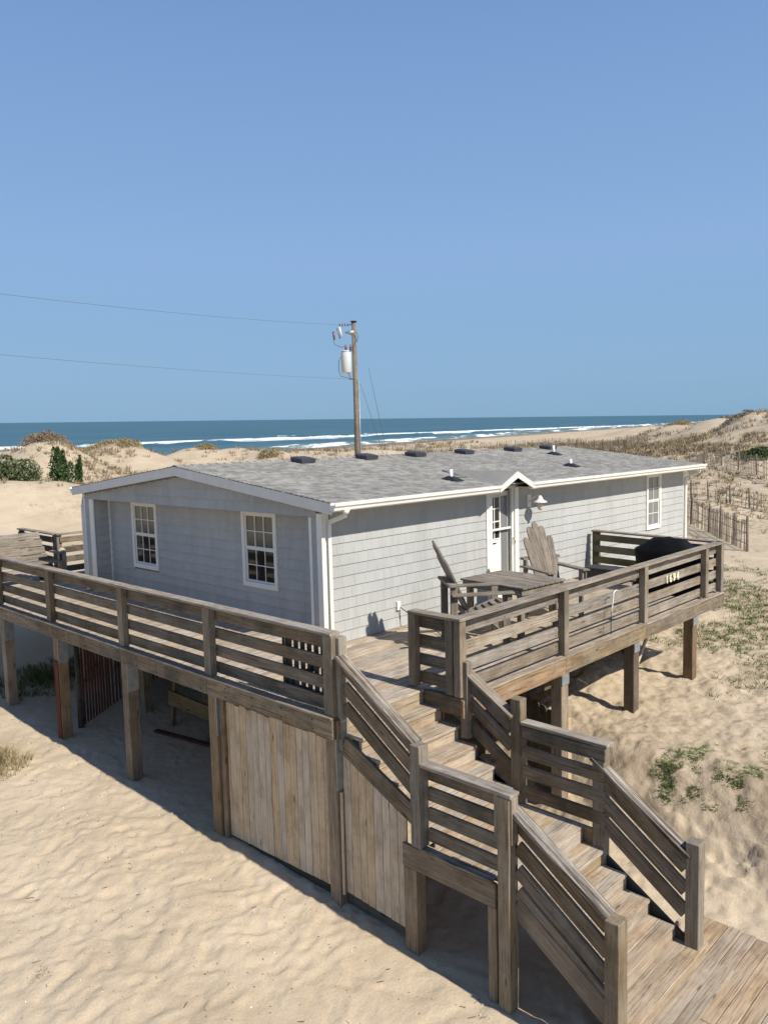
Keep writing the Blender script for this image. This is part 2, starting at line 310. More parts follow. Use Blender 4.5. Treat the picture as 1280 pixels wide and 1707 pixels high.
def sea_material():
    m, n, l, b = mat('sea_water')
    geo = N(n, 'ShaderNodeNewGeometry'); P = geo.outputs['Position']
    rot = N(n, 'ShaderNodeMapping'); rot.inputs['Rotation'].default_value = (0, 0, -R(14)); l.new(P, rot.inputs[0])
    mp = N(n, 'ShaderNodeMapping'); mp.inputs['Scale'].default_value = (0.01, 0.05, 0.05); l.new(rot.outputs[0], mp.inputs[0])
    t = N(n, 'ShaderNodeTexNoise', i_Scale=1.0, i_Detail=8.0, i_Roughness=0.6); l.new(mp.outputs[0], t.inputs['Vector'])
    at = N(n, 'ShaderNodeAttribute', attribute_name='shallow')
    deep = ramp(n, [(0.35, (0.034, 0.094, 0.122)), (0.65, (0.058, 0.138, 0.165))]); l.new(t.outputs['Fac'], deep.inputs[0])
    c = mixc(n, l, deep.outputs[0], (0.13, 0.19, 0.18), mth(n, l, 'MULTIPLY', at.outputs['Fac'], 0.8))
    mf = N(n, 'ShaderNodeMapping'); mf.inputs['Scale'].default_value = (0.05, 0.22, 0.2); l.new(rot.outputs[0], mf.inputs[0])
    tf = N(n, 'ShaderNodeTexNoise', i_Scale=1.0, i_Detail=9.0, i_Roughness=0.65); l.new(mf.outputs[0], tf.inputs['Vector'])
    af = N(n, 'ShaderNodeAttribute', attribute_name='foam')
    ff = mth(n, l, 'ADD', tf.outputs['Fac'], mth(n, l, 'MULTIPLY', af.outputs['Fac'], 0.39))
    rf = ramp(n, [(0.72, (0, 0, 0)), (0.80, (1, 1, 1))]); l.new(ff, rf.inputs[0])
    c = mixc(n, l, c, (0.75, 0.77, 0.77), rf.outputs[0])
    l.new(c, b.inputs['Base Color']); l.new(mth(n, l, 'ADD', mth(n, l, 'MULTIPLY', rf.outputs[0], 0.5), 0.42), b.inputs['Roughness'])
    b.inputs['IOR'].default_value = 1.33; b.inputs['Specular IOR Level'].default_value = 0.35
    w = N(n, 'ShaderNodeMapping'); w.inputs['Scale'].default_value = (0.12, 0.45, 0.4); l.new(rot.outputs[0], w.inputs[0])
    tw = N(n, 'ShaderNodeTexNoise', i_Scale=1.0, i_Detail=6.0, i_Roughness=0.6); l.new(w.outputs[0], tw.inputs['Vector'])
    bp = N(n, 'ShaderNodeBump', i_Strength=1.0, i_Distance=0.7); l.new(tw.outputs['Fac'], bp.inputs['Height']); l.new(bp.outputs[0], b.inputs['Normal'])
    return m
seam = sea_material()
def leafmat(name, dark, lite, rough=0.7):
    m, n, l, b = mat(name)
    at = N(n, 'ShaderNodeAttribute', attribute_name='rnd'); rp = ramp(n, [(0.0, dark), (1.0, lite)]); l.new(at.outputs['Fac'], rp.inputs[0])
    l.new(rp.outputs[0], b.inputs['Base Color']); b.inputs['Roughness'].default_value = rough; b.inputs['Specular IOR Level'].default_value = 0.2
    return m
drygrass = leafmat('dry_beach_grass', (0.19, 0.15, 0.075), (0.45, 0.37, 0.21))
greengrass = leafmat('green_dune_grass', (0.05, 0.085, 0.02), (0.19, 0.21, 0.075))
lowgreen = leafmat('green_creeper', (0.10, 0.135, 0.04), (0.27, 0.31, 0.12))
brownbrush = leafmat('brown_brush', (0.14, 0.105, 0.07), (0.34, 0.26, 0.175))
shrubgreen = leafmat('shrub_green', (0.05, 0.075, 0.03), (0.18, 0.20, 0.10))
junigreen = leafmat('juniper_green', (0.025, 0.05, 0.018), (0.10, 0.15, 0.055))

# ---------------------------------------------------------------- object helpers
WM = {}
def tag(o, label, cat, group=None):
    o['label'] = label; o['category'] = cat
    if group: o['group'] = group
    return o
def empty(name, loc, rz=0.0, label=None, cat=None, group=None):
    o = bpy.data.objects.new(name, None); COL.objects.link(o)
    m = Matrix.Translation(loc) @ Matrix.Rotation(rz, 4, 'Z'); o.matrix_world = m; WM[o] = m
    o.empty_display_size = 0.3
    if label: tag(o, label, cat, group)
    return o
def put(name, mesh, material, parent, m=None):
    if material is not None and not mesh.materials: mesh.materials.append(material)
    o = bpy.data.objects.new(name, mesh); COL.objects.link(o)
    m = m or Matrix.Identity(4)
    if parent is not None:
        o.parent = parent; o.matrix_basis = WM[parent].inverted() @ m
    else: o.matrix_basis = m
    WM[o] = m
    return o
_bc = {}
def box_mesh(l, w, h, material, ch=None):
    if ch is None: ch = min(0.004, 0.12*min(l, w, h))
    k = (round(l, 3), round(w, 3), round(h, 3), material.name, round(ch, 4))
    if k in _bc: return _bc[k]
    X, Y, Z = l/2, w/2, h/2; v = []; idx = {}
    for sx in (-1, 1):
        for sy in (-1, 1):
            for sz in (-1, 1):
                for a in range(3):
                    p = [sx*(X-(ch if a != 0 else 0)), sy*(Y-(ch if a != 1 else 0)), sz*(Z-(ch if a != 2 else 0))]
                    idx[(sx, sy, sz, a)] = len(v); v.append(p)
    f = []
    for a in range(3):
        for s in (-1, 1):
            o = [i for i in range(3) if i != a]; q = []
            for t, u in ((-1, -1), (1, -1), (1, 1), (-1, 1)):
                c = [0, 0, 0]; c[a] = s; c[o[0]] = t; c[o[1]] = u; q.append(idx[(*c, a)])
            if (s > 0) == (a == 1): q.reverse()
            f.append(q)
    for a in range(3):           # edges parallel to axis a
        o = [i for i in range(3) if i != a]
        for t in (-1, 1):
            for u in (-1, 1):
                c0 = [0, 0, 0]; c0[o[0]] = t; c0[o[1]] = u; c1 = list(c0); c0[a] = -1; c1[a] = 1
                q = [idx[(*c0, o[0])], idx[(*c1, o[0])], idx[(*c1, o[1])], idx[(*c0, o[1])]]
                if (t*u > 0) != (a == 1): q.reverse()
                f.append(q)
    for sx in (-1, 1):
        for sy in (-1, 1):
            for sz in (-1, 1):
                q = [idx[(sx, sy, sz, a)] for a in range(3)]
                if sx*sy*sz < 0: q.reverse()
                f.append(q)
    me = bpy.data.meshes.new('box'); me.from_pydata(v, [], f); me.materials.append(material); _bc[k] = me
    return me
def frame(a, b, upv):
    a, b = Vector(a), Vector(b); X = (b-a).normalized(); Y = Vector(upv).cross(X)
    if Y.length < 1e-4: Y = Vector((0, 1, 0))
    Y.normalize(); Z = X.cross(Y)
    m = Matrix((X, Y, Z)).transposed().to_4x4(); m.translation = (a+b)/2
    return m, (b-a).length
def board(name, parent, a, b, w, h, material, upv=(0, 0, 1), ch=None):
    m, L = frame(a, b, upv)
    return put(name, box_mesh(L, w, h, material, ch), None, parent, m)
def bx(name, parent, x0, x1, y0, y1, z0, z1, material, ch=None, axis=None):
    d = [x1-x0, y1-y0, z1-z0]; a = axis if axis is not None else d.index(max(d))
    c = Vector(((x0+x1)/2, (y0+y1)/2, (z0+z1)/2))
    if a == 0: return board(name, parent, c-Vector((d[0]/2, 0, 0)), c+Vector((d[0]/2, 0, 0)), d[1], d[2], material, (0, 0, 1), ch)
    if a == 1: return board(name, parent, c-Vector((0, d[1]/2, 0)), c+Vector((0, d[1]/2, 0)), d[0], d[2], material, (0, 0, 1), ch)
    return board(name, parent, c-Vector((0, 0, d[2]/2)), c+Vector((0, 0, d[2]/2)), d[0], d[1], material, (0, 1, 0), ch)
def post(name, parent, x, y, z0, z1, w, d, material): return bx(name, parent, x-w/2, x+w/2, y-d/2, y+d/2, z0, z1, material, 0.006, 2)
def pyd(name, v, f, material, parent=None, m=None, smooth=False, rnd=None):
    me = bpy.data.meshes.new(name); me.from_pydata([tuple(p) for p in v], [], f)
    if rnd is not None:
        at = me.attributes.new('rnd', 'FLOAT', 'FACE'); at.data.foreach_set('value', np.asarray(rnd, np.float32))
    if smooth: me.polygons.foreach_set('use_smooth', [True]*len(me.polygons))
    if m is not None:
        im = WM[parent].inverted() if False else None
    return put(name, me, material, parent, m)
def tube(name, pts, r, material, parent=None, seg=8, taper=None, smooth=True):
    pts = [Vector(p) for p in pts]; v = []; f = []
    n0 = None
    for i, p in enumerate(pts):
        t = (pts[min(i+1, len(pts)-1)]-pts[max(i-1, 0)]).normalized()
        if n0 is None: n0 = t.orthogonal().normalized()
        n0 = (n0-t*n0.dot(t)).normalized(); b = t.cross(n0)
        rr = r if taper is None else r+(taper-r)*i/(len(pts)-1)
        if isinstance(r, (list, tuple)): rr = r[i]
        for k in range(seg):
            a = 2*math.pi*k/seg; v.append(p+n0*(rr*math.cos(a))+b*(rr*math.sin(a)))
    for i in range(len(pts)-1):
        for k in range(seg):
            a = i*seg+k; b_ = i*seg+(k+1) % seg; f.append((a, b_, b_+seg, a+seg))
    f.append(tuple(range(seg-1, -1, -1))); f.append(tuple(range((len(pts)-1)*seg, len(pts)*seg)))
    c = sum(pts, Vector())/len(pts)
    return pyd(name, [p-c for p in v], f, material, parent, Matrix.Translation(c), smooth)
class MB:                       # joins many boxes into one mesh
    def __init__(s): s.v = []; s.f = []; s.r = []
    def hexa(s, p, r=None):
        i = len(s.v); s.v += [tuple(q) for q in p]; fs = ((0, 3, 2, 1), (4, 5, 6, 7), (0, 1, 5, 4), (1, 2, 6, 5), (2, 3, 7, 6), (3, 0, 4, 7))
        s.f += [tuple(i+k for k in q) for q in fs]; s.r += [random.random() if r is None else r]*6
    def box(s, x0, x1, y0, y1, z0, z1, r=None):
        s.hexa([(x0, y0, z0), (x1, y0, z0), (x1, y1, z0), (x0, y1, z0), (x0, y0, z1), (x1, y0, z1), (x1, y1, z1), (x0, y1, z1)], r)
    def stick(s, a, b, w, d, r=None):
        m, L = frame(a, b, (0.3, 0.9, 0.2)); q = []
        for x in (-L/2, L/2):
            for y, z in ((-w/2, -d/2), (w/2, -d/2), (w/2, d/2), (-w/2, d/2)): q.append(m @ Vector((x, y, z)))
        s.hexa([q[0], q[3], q[2], q[1], q[4], q[7], q[6], q[5]], r)
    def obj(s, name, material, parent=None, stuff=True):
        o = pyd(name, s.v, s.f, material, parent, Matrix.Identity(4), rnd=s.r)
        if stuff: o['kind'] = 'stuff'
        return o

# ---------------------------------------------------------------- ground sheet
def warp(n, c, a, b, p=7):
    u = np.linspace(-1, 1, n); return c+a*u+b*np.sign(u)*np.abs(u)**p
def grid_mesh(name, xs, ys, zf, material, attrs):
    X, Y = np.meshgrid(xs, ys); Z = zf(X, Y); nx, ny = len(xs), len(ys)
    me = bpy.data.meshes.new(name); me.vertices.add(nx*ny)
    me.vertices.foreach_set('co', np.stack([X, Y, Z], -1).astype(np.float32).ravel())
    i = np.arange(nx*ny).reshape(ny, nx); q = np.stack([i[:-1, :-1], i[:-1, 1:], i[1:, 1:], i[1:, :-1]], -1).reshape(-1, 4)
    nq = len(q); me.loops.add(nq*4); me.loops.foreach_set('vertex_index', q.ravel().astype(np.int32))
    me.polygons.add(nq); me.polygons.foreach_set('loop_start', np.arange(0, nq*4, 4, dtype=np.int32))
    me.polygons.foreach_set('loop_total', np.full(nq, 4, np.int32)); me.polygons.foreach_set('use_smooth', np.ones(nq, bool))
    for k, fn in attrs.items():
        at = me.attributes.new(k, 'FLOAT', 'POINT'); at.data.foreach_set('value', fn(X, Y, Z).astype(np.float32).ravel())
    me.update(calc_edges=True); me.validate()
    o = put(name, me, material, None); o['kind'] = 'structure'; return o
def P2(px, dist):
    b = R(43.95)-math.atan((px-640)/1319.8); return CX+dist*math.cos(b), CY+dist*math.sin(b)
def blob(x, y, cx_, cy_, r): return np.exp(-(((x-cx_)**2+(y-cy_)**2)/r**2))
def vegmask(x, y):
    d = np.hypot(x-CX, y-CY); n1 = fbm(x/5.5, y/5.5, 4, 101)
    br_ = np.degrees(np.arctan2(y-CY, x-CX)); rightside = 1-sst(26, 36, br_); m = sst(24, 40, d)*(0.04+0.10*rightside+0.7*n1)*0.55
    for px, dist, r, a in ((190, 62, 9, .9), (250, 60, 9, .9), (310, 62, 8, .7), (170, 31, 2.2, .75), (215, 33, 2.5, .7), (120, 38, 2.2, .6), (150, 42, 3, .9), (470, 100, 14, .25), (380, 75, 8, .2), (850, 125, 16, .3), (700, 115, 14, .2), (960, 125, 14, .3), (20, 44, 3.5, .9), (80, 45, 3.5, .9), (20, 85, 8, .6), (120, 78, 6, .5),
                           (1140, 88, 12, .75), (1190, 75, 10, .7), (1260, 64, 9, .6), (1230, 90, 12, .6), (1280, 48, 7, .9), (1180, 45, 6, .95), (1240, 44, 4, .8), (1150, 42, 3, .7), (1100, 105, 10, .8), (1040, 120, 8, .7),
                           (1190, 33, 5, .5)):
        cx_, cy_ = P2(px, dist); m = m+a*blob(x, y, cx_, cy_, r)*(0.65+0.7*n1)
    return np.clip(m, 0, 1)*(1-sst(-45, -35, shored(x, y)))
def greenmask(x, y):
    n1 = fbm(x/1.3, y/1.3, 4, 111); m = 0
    for cx_, cy_, r, a in ((13, 0.4, 3.2, 1.0), (10.6, 0.2, 1.9, .95), (16.5, 3.0, 3, .8), (11.5, 2.2, 2.4, .8), (9.2, 1.4, 1.5, .5), (15, -1.5, 2.2, .8), (8.6, -1.2, 1.0, .45)): m = m+a*blob(x, y, cx_, cy_, r)
    return np.clip(m*(0.55+1.3*n1), 0, 1)
ter = grid_mesh('sand_ground', warp(760, 1.5, 13, 900, 9), warp(760, 1.0, 13, 900, 9), ground, sandm, {
    'veg': lambda X, Y, Z: np.clip(vegmask(X, Y)+greenmask(X, Y)*0.8, 0, 1),
    'bank_band': lambda X, Y, Z: np.clip(np.exp(-((X-4.0)/0.7)**2)*(Y < 0)*(Y > -6)*(0.6+0.9*fbm(X/0.5, Y/0.5, 3, 99)), 0, 1),  # mask of the darker band along the bank edge, broken by noise
    'rgh': lambda X, Y, Z: sst(3.4, 4.2, X)*(Y < 1.5)*(1-sst(25, 45, np.hypot(X, Y))),
    'wet': lambda X, Y, Z: sst(-16, -2, shored(X, Y))})

# ---------------------------------------------------------------- sea
BREAK = [(14, 0.0, 120, 0.7), (99, -0.16, 220, 1.1), (118, -0.16, 40, 0.3), (74, -0.16, 50, 0.2), (150, -0.16, 18, -0.8)]
def surfon(i, t, z0, w, a):
    on = sst(-0.05, 0.30, fbm(t/(20+w*0.4), z0+i*3.7, 3, 210+i)+0.25*a)
    if i == 1:
        for tc, tw, am in ((200, 16, 1), (235, 9, .8), (262, 12, 1), (312, 26, 1), (352, 12, .7), (400, 34, 1), (470, 40, 1), (600, 80, 1), (150, 14, .7)): on = np.maximum(on*0.6, am*np.exp(-((t-tc)/tw)**4))
    if i == 2:
        for tc, tw in ((285, 10), (330, 8), (375, 7), (225, 8)): on = np.maximum(on, np.exp(-((t-tc)/tw)**4))
    if i == 1: on = np.maximum(on, 0.78*sst(120, 150, t)*(1-sst(680, 760, t)))
    if i == 0: on = np.maximum(on, 0.8*sst(150, 200, t))
    return on
def foamf(X, Y, Z=None):
    d = shored(X, Y); t = X*math.cos(R(14))+Y*math.sin(R(14)); f = np.exp(-((d-3-2*fbm(t/30, d*0, 3, 5))/3.5)**2)*1.15
    for i, (d0, sp_, w, a) in enumerate(BREAK):
        dd = d-d0-sp_*(np.clip(t, -300, 700)-205)-4*fbm(t/60, d*0, 3, 200+i)-1.2*fbm(t/7, d*0, 2, 250+i); g = sst(-7-w*0.10*(0.3+1.2*vnoise(t/35, d*0, 260)), 0, dd)**0.6*(1-sst(0.5, 3.5, dd))
        on = surfon(i, t, d*0, w, a)
        f = np.maximum(f, a*g*on*0.98)
    return np.clip(f, 0, 1.2)
def seaf(X, Y):
    d = shored(X, Y); t = X*math.cos(R(14))+Y*math.sin(R(14)); z = sea_z(X, Y)
    for i, (d0, sp_, w, a) in enumerate(BREAK):
        dd = d-d0-sp_*(np.clip(t, -300, 700)-205)-4*fbm(t/60, d*0, 3, 200+i)-1.2*fbm(t/7, d*0, 2, 250+i); on = surfon(i, t, d*0, w, a)
        z = z+1.0*on*np.exp(-((dd-0.8)/2.4)**2)
    return z+0.12*fbm(t/9, d/3.5, 3, 230)*np.exp(-d/400)
def sea_sheet():
    tt = np.concatenate([np.linspace(-20000, -420, 40)[:-1], np.linspace(-420, 1100, 700), np.linspace(1100, 24000, 40)[1:]])
    dd = np.concatenate([np.linspace(-14, 150, 330), np.linspace(150, 500, 120)[1:], np.linspace(500, 26000, 60)[1:]])
    T_, D_ = np.meshgrid(tt, dd)
    c, s = math.cos(R(14)), math.sin(R(14)); ox, oy = 178, 170; t0 = ox*c+oy*s
    X = ox+(T_-t0)*c-D_*s; Y = oy+(T_-t0)*s+D_*c; Z = seaf(X, Y)
    ny, nx = X.shape; me = bpy.data.meshes.new('sea'); me.vertices.add(nx*ny)
    me.vertices.foreach_set('co', np.stack([X, Y, Z], -1).astype(np.float32).ravel())
    i = np.arange(nx*ny).reshape(ny, nx); q = np.stack([i[:-1, :-1], i[:-1, 1:], i[1:, 1:], i[1:, :-1]], -1).reshape(-1, 4); nq = len(q)
    me.loops.add(nq*4); me.loops.foreach_set('vertex_index', q.ravel().astype(np.int32)); me.polygons.add(nq)
    me.polygons.foreach_set('loop_start', np.arange(0, nq*4, 4, dtype=np.int32)); me.polygons.foreach_set('loop_total', np.full(nq, 4, np.int32))
    me.polygons.foreach_set('use_smooth', np.ones(nq, bool))
    for k, val in (('foam', foamf(X, Y)), ('shallow', 1-sst(0, 60, D_))):
        at = me.attributes.new(k, 'FLOAT', 'POINT'); at.data.foreach_set('value', val.astype(np.float32).ravel())
    me.update(calc_edges=True)
    o = put('sea', me, seam, None); o['kind'] = 'structure'
sea_sheet()

# ================================================================ HOUSE
HX0, HX1, HY0, HY1 = 1.90, 14.25, 2.27, 9.65
house = empty('beach_cottage', (8.0, 5.9, 0.0), 0, 'single storey grey shingled cottage with white trim standing behind the wooden deck', 'house')
EZ = 2.13; RY, RZ = 5.85, 2.60; EY0, EY1 = 1.90, 9.80; RX0, RX1 = 1.74, 14.45
SL = (RZ-EZ)/(RY-EY0)
wcore = shakeback
bx('wall', house, HX0+0.02, 5.90, HY0+0.012, HY0+0.15, -0.32, 2.10, wcore)
bx('wall', house, 6.74, HX1, HY0+0.012, HY0+0.15, -0.32, 2.10, wcore)
bx('wall', house, 5.901, 6.739, HY0+0.012, HY0+0.15, 2.021, 2.10, wcore)
bx('wall', house, 5.901, 6.739, HY0+0.012, HY0+0.15, -0.32, -0.051, wcore)
bx('wall', house, HX0+0.42, HX1, HY1-0.15, HY1-0.012, -0.32, 2.10, wcore)
bx('wall', house, HX1-0.15, HX1-0.012, HY0+0.16, HY1-0.16, -0.32, 2.10, wcore)
bx('wall', house, 2.262, 2.40, HY0+0.16, HY1-0.16, -0.32, 2.10, wcore)
bx('wall', house, HX0+0.012, 2.26, HY0+0.155, 2.525, -0.32, 1.90, wcore)
bx('wall', house, HX0+0.012, 2.26, 9.262, HY1-0.012, -0.32, 1.90, wcore)
bx('porch_ceiling', house, HX0+0.02, 2.26, 2.27, 9.64, 1.902, 1.93, white)
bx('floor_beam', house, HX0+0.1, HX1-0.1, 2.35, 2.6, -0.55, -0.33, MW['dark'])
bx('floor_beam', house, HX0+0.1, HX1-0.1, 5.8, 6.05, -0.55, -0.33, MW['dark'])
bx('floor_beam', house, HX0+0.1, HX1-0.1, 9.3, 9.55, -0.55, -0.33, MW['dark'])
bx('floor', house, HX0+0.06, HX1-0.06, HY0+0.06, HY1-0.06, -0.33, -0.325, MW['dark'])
for px_ in (2.3, 5.0, 8.0, 11.0, 13.9):
    for py_ in (2.47, 5.92, 9.42):
        post('piling', house, px_, py_, gz(px_, py_)-0.3, -0.55, 0.24, 0.24, MW['pile'])
# gable wall above the porch, following the roof line
def roofz(y): return EZ+SL*(y-EY0) if y < RY else RZ-(RZ-EZ)*(y-RY)/(EY1-RY)
gv = []
for x in (HX0+0.012, HX0+0.10):
    gv += [(x, HY0, 1.90), (x, HY1, 1.90), (x, HY1, roofz(HY1)-0.03), (x, RY, RZ-0.03), (x, HY0, roofz(HY0)-0.03)]
pyd('gable_wall', gv, [(4, 3, 2, 1, 0), (5, 6, 7, 8, 9), (0, 1, 6, 5), (1, 2, 7, 6), (2, 3, 8, 7), (3, 4, 9, 8), (4, 0, 5, 9)], wcore, house, Matrix.Identity(4))

# shakes: near wall tabs are single parts, the rest of the shakes are joined
EXP = 0.165
_sh = {}
def shake_mesh(w):
    k = round(w, 2)
    if k not in _sh:
        w2 = k/2-0.0009; z0, z1 = 0, EXP+0.02
        v = [(-w2, -0.018, z0), (w2, -0.018, z0), (w2, 0, z0), (-w2, 0, z0), (-w2, -0.004, z1), (w2, -0.004, z1), (w2, 0, z1), (-w2, 0, z1)]
        me = bpy.data.meshes.new('shake'); me.from_pydata(v, [], [(0, 3, 2, 1), (4, 5, 6, 7), (0, 1, 5, 4), (1, 2, 6, 5), (2, 3, 7, 6), (3, 0, 4, 7)])
        me.materials.append(shake); _sh[k] = me
    return _sh[k]
def row_widths(L):
    o = []; t = 0
    while L-t > 0.30:
        w = random.choice((0.10, 0.13, 0.15, 0.17, 0.19, 0.22, 0.24)); o.append(w); t += w
    o.append(L-t) if L-t < 0.2 else o.extend([(L-t)/2]*2)
    return o
def shakes(a, b, z0, z1, normal, mb=None, parent=None, top=None, holes=(), lip=0.018):
    """rows of shakes on the vertical plane a->b (xy), outward normal"""
    a = Vector((*a, 0)); b = Vector((*b, 0)); L = (b-a).length; d = (b-a)/L; n = Vector((*normal, 0))
    rot = Matrix((d, -n, Vector((0, 0, 1)))).transposed().to_4x4()
    z = z0
    while z < z1-0.01:
        t = 0; cutsh = sorted((h0, h1) for h0, h1, g0, g1 in holes if g0-EXP*0.6 < z < g1-EXP*0.4)
        ws = []; last = 0
        for h0, h1 in cutsh: ws += [(q, 1) for q in row_widths(h0+0.01-last)]+[(h1-h0-0.02, 0)]; last = h1-0.01
        ws += [(q, 1) for q in row_widths(L-last)]
        for w, solid in ws:
            if not solid: t += w; continue
            c = t+w/2; zt = top(a+d*c) if top else z1; t += w
            if z > zt-0.02: continue
            h = min(EXP+0.02, zt-z); zz = z+random.uniform(-0.0015, 0.0015)
            p = a+d*c+Vector((0, 0, zz))
            if parent is not None and h > EXP:
                m = rot.copy(); m.translation = p; put('shingle', shake_mesh(w), None, parent, m)
            else:
                hw = w/2-0.0009; q = []
                for yy, zz2 in ((lip, 0), (0.003, h)):
                    for xx, k in ((-hw, yy), (hw, yy), (hw, 0), (-hw, 0)): q.append(p+d*xx+n*k+Vector((0, 0, zz2)))
                fl = q[:4]+q[4:]
                if d.cross(-n).z < 0: fl = [q[1], q[0], q[3], q[2], q[5], q[4], q[7], q[6]]
                mb.hexa(fl)
        z += EXP
mb = MB()
shakes((2.04, HY0), (5.80, HY0), -0.16, 2.06, (0, -1), mb, house)
shakes((6.80, HY0), (14.14, HY0), -0.16, 2.06, (0, -1), mb, None, None, [((12.08-6.8), (12.86-6.8), 0.64, 2.02)])
# gable face shakes and the recessed porch wall
gtop = lambda p: roofz(p.y)-0.17
shakes((HX0, HY0+0.10), (HX0, HY1-0.03), 1.90, 2.5, (-1, 0), mb, None, gtop, (), 0.030)
W1 = (7.36, 8.30, 0.56, 1.98); W2 = (3.72, 4.64, 0.60, 1.98)
shakes((2.25, 2.53), (2.25, 9.25), -0.16, 1.90, (-1, 0), mb, None, None, [(W1[0]-2.53, W1[1]-2.53, W1[2], W1[3]), (W2[0]-2.53, W2[1]-2.53, W2[2], W2[3])], 0.030)
shakes((HX0, 2.37), (HX0, 2.47), -0.16, 1.90, (-1, 0), mb); shakes((HX0, 9.42), (HX0, 9.60), -0.16, 1.90, (-1, 0), mb)
shakes((HX0+0.02, 9.25), (2.24, 9.25), -0.16, 1.90, (0, -1), mb, None, None, (), 0.03)
mb.obj('shingle_siding', shake, house)
# trims
def trim(x0, x1, y0, y1, z0, z1, m=white, name='corner_trim'): return bx(name, house, x0, x1, y0, y1, z0, z1, m, 0.004)
trim(HX0-0.022, HX0+0.01, HY0-0.02, HY0+0.095, -0.3, 1.955)
trim(HX0+0.012, HX0+0.12, HY0-0.022, HY0+0.008, -0.3, 2.02)
trim(HX0-0.022, HX0+0.01, 2.475, 2.535, -0.3, 1.895)
trim(HX0-0.022, HX0+0.01, 9.24, 9.41, -0.3, 1.895)
trim(2.205, 2.245, 9.205, 9.245, -0.3, 1.895)
trim(HX0-0.02, HX0+0.01, 9.60, 9.66, -0.3, 2.0)
trim(14.14, 14.262, HY0-0.022, HY0+0.008, -0.3, 2.03)
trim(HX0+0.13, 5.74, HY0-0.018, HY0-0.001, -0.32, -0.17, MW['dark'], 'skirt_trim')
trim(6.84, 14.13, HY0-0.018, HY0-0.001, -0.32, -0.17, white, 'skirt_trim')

# windows (plane by plane; local frame: along, out, up)
def window(cx_, cy_, z0, z1, w, along, out, cols, rows, panes, casing=0.075, label=None):
    A = Vector(along); O = Vector(out)
    rt = Matrix((A, O, Vector((0, 0, 1)))).transposed().to_4x4(); base = rt.copy(); base.translation = Vector((cx_, cy_, 0))
    WINM = base
    def b(name, par, x0, x1, y0, y1, zz0, zz1, m, ch=0.003):
        return put(name, box_mesh(x1-x0, y1-y0, zz1-zz0, m, ch), None, par, base @ Matrix.Translation(((x0+x1)/2, (y0+y1)/2, (zz0+zz1)/2)))
    win = b('window', house, -w/2, w/2, -0.05, 0.0, z0, z1, shakeback)
    h = w/2; c = casing
    b('casing', win, -h, -h+c, 0.001, 0.045, z0, z1, white); b('casing', win, h-c, h, 0.001, 0.045, z0, z1, white)
    b('casing', win, -h+c, h-c, 0.001, 0.043, z1-c, z1, white); b('sill', win, -h+c-0.0, h-c, 0.001, 0.05, z0, z0+c*1.1, white)
    zi0, zi1 = z0+c*1.1, z1-c; zm = (zi0+zi1)/2; wi = h-c
    for k, (s0, s1, yo) in enumerate(((zi0, zm, 0.0), (zm, zi1, 0.012))):
        st = 0.032
        b('sash', win, -wi, -wi+st, 0.001, 0.014+yo, s0, s1, white); b('sash', win, wi-st, wi, 0.001, 0.014+yo, s0, s1, white)
        b('sash', win, -wi+st, wi-st, 0.001, 0.014+yo, s1-st, s1, white); b('sash', win, -wi+st, wi-st, 0.001, 0.014+yo, s0, s0+st, white)
        gx0, gx1, g0, g1 = -wi+st, wi-st, s0+st, s1-st
        for i in range(cols):
            for j in range(rows):
                ax0 = gx0+(gx1-gx0)*i/cols; ax1 = gx0+(gx1-gx0)*(i+1)/cols; az0 = g0+(g1-g0)*j/rows; az1 = g0+(g1-g0)*(j+1)/rows
                b('pane', win, ax0+0.006, ax1-0.006, 0.002, 0.005, az0+0.006, az1-0.006, panes(k, j), 0.0005)
        for i in range(1, cols): b('muntin', win, gx0+(gx1-gx0)*i/cols-0.008, gx0+(gx1-gx0)*i/cols+0.008, 0.001, 0.012+yo, g0, g1, white, 0.002)
        for j in range(1, rows): b('muntin', win, gx0, gx1, 0.001, 0.0105+yo, g0+(g1-g0)*j/rows-0.008, g0+(g1-g0)*j/rows+0.008, white, 0.002)
    return win
pf = lambda k, j: pane_tan if k == 1 else pane_dark
window(2.25, (W1[0]+W1[1])/2, W1[2], W1[3]-0.09, W1[1]-W1[0], (0, -1, 0), (-1, 0, 0), 3, 2, pf)
window(2.25, (W2[0]+W2[1])/2, W2[2], W2[3]-0.09, W2[1]-W2[0], (0, -1, 0), (-1, 0, 0), 3, 2, pf)
window(12.46, HY0, 0.66, 2.0, 0.76, (1, 0, 0), (0, -1, 0), 2, 2, lambda k, j: pane_and_shade_grey, 0.07)

# door: white surround, recessed leaf with lights, grey strip painted for the shaded reveal
door = bx('door', house, 5.98, 6.66, HY0+0.095, HY0+0.135, 0.03, 1.97, white)
bx('door_recess', house, 5.902, 6.738, HY0+0.136, HY0+0.149, -0.05, 2.0, wcore)
for x0, x1 in ((5.80, 5.955), (6.68, 6.80)): bx('door_casing', house, x0, x1, HY0-0.035, HY0+0.12, 0.0, 2.02, white)
bx('door_casing', house, 5.80, 6.80, HY0-0.033, HY0+0.12, 2.022, 2.12, white)
bx('threshold', house, 5.956, 6.679, HY0-0.03, HY0+0.12, 0.0, 0.03, white)
gx = [6.02, 6.185, 6.35]; gzs = [1.10, 1.26, 1.42, 1.66, 1.88]
for i in range(2):
    for j in range(4):
        bx('pane', door, gx[i]+0.012, gx[i+1]-0.012, HY0+0.090, HY0+0.094, gzs[j]+0.012, gzs[j+1]-0.012, pane_dark, 0.0005, 2)
bx('pane', door, 6.40, 6.60, HY0+0.090, HY0+0.094, 0.32, 1.88, pane_and_shade_grey, 0.0005, 2)  # not glass: grey strip painting the shade of the right-hand reveal
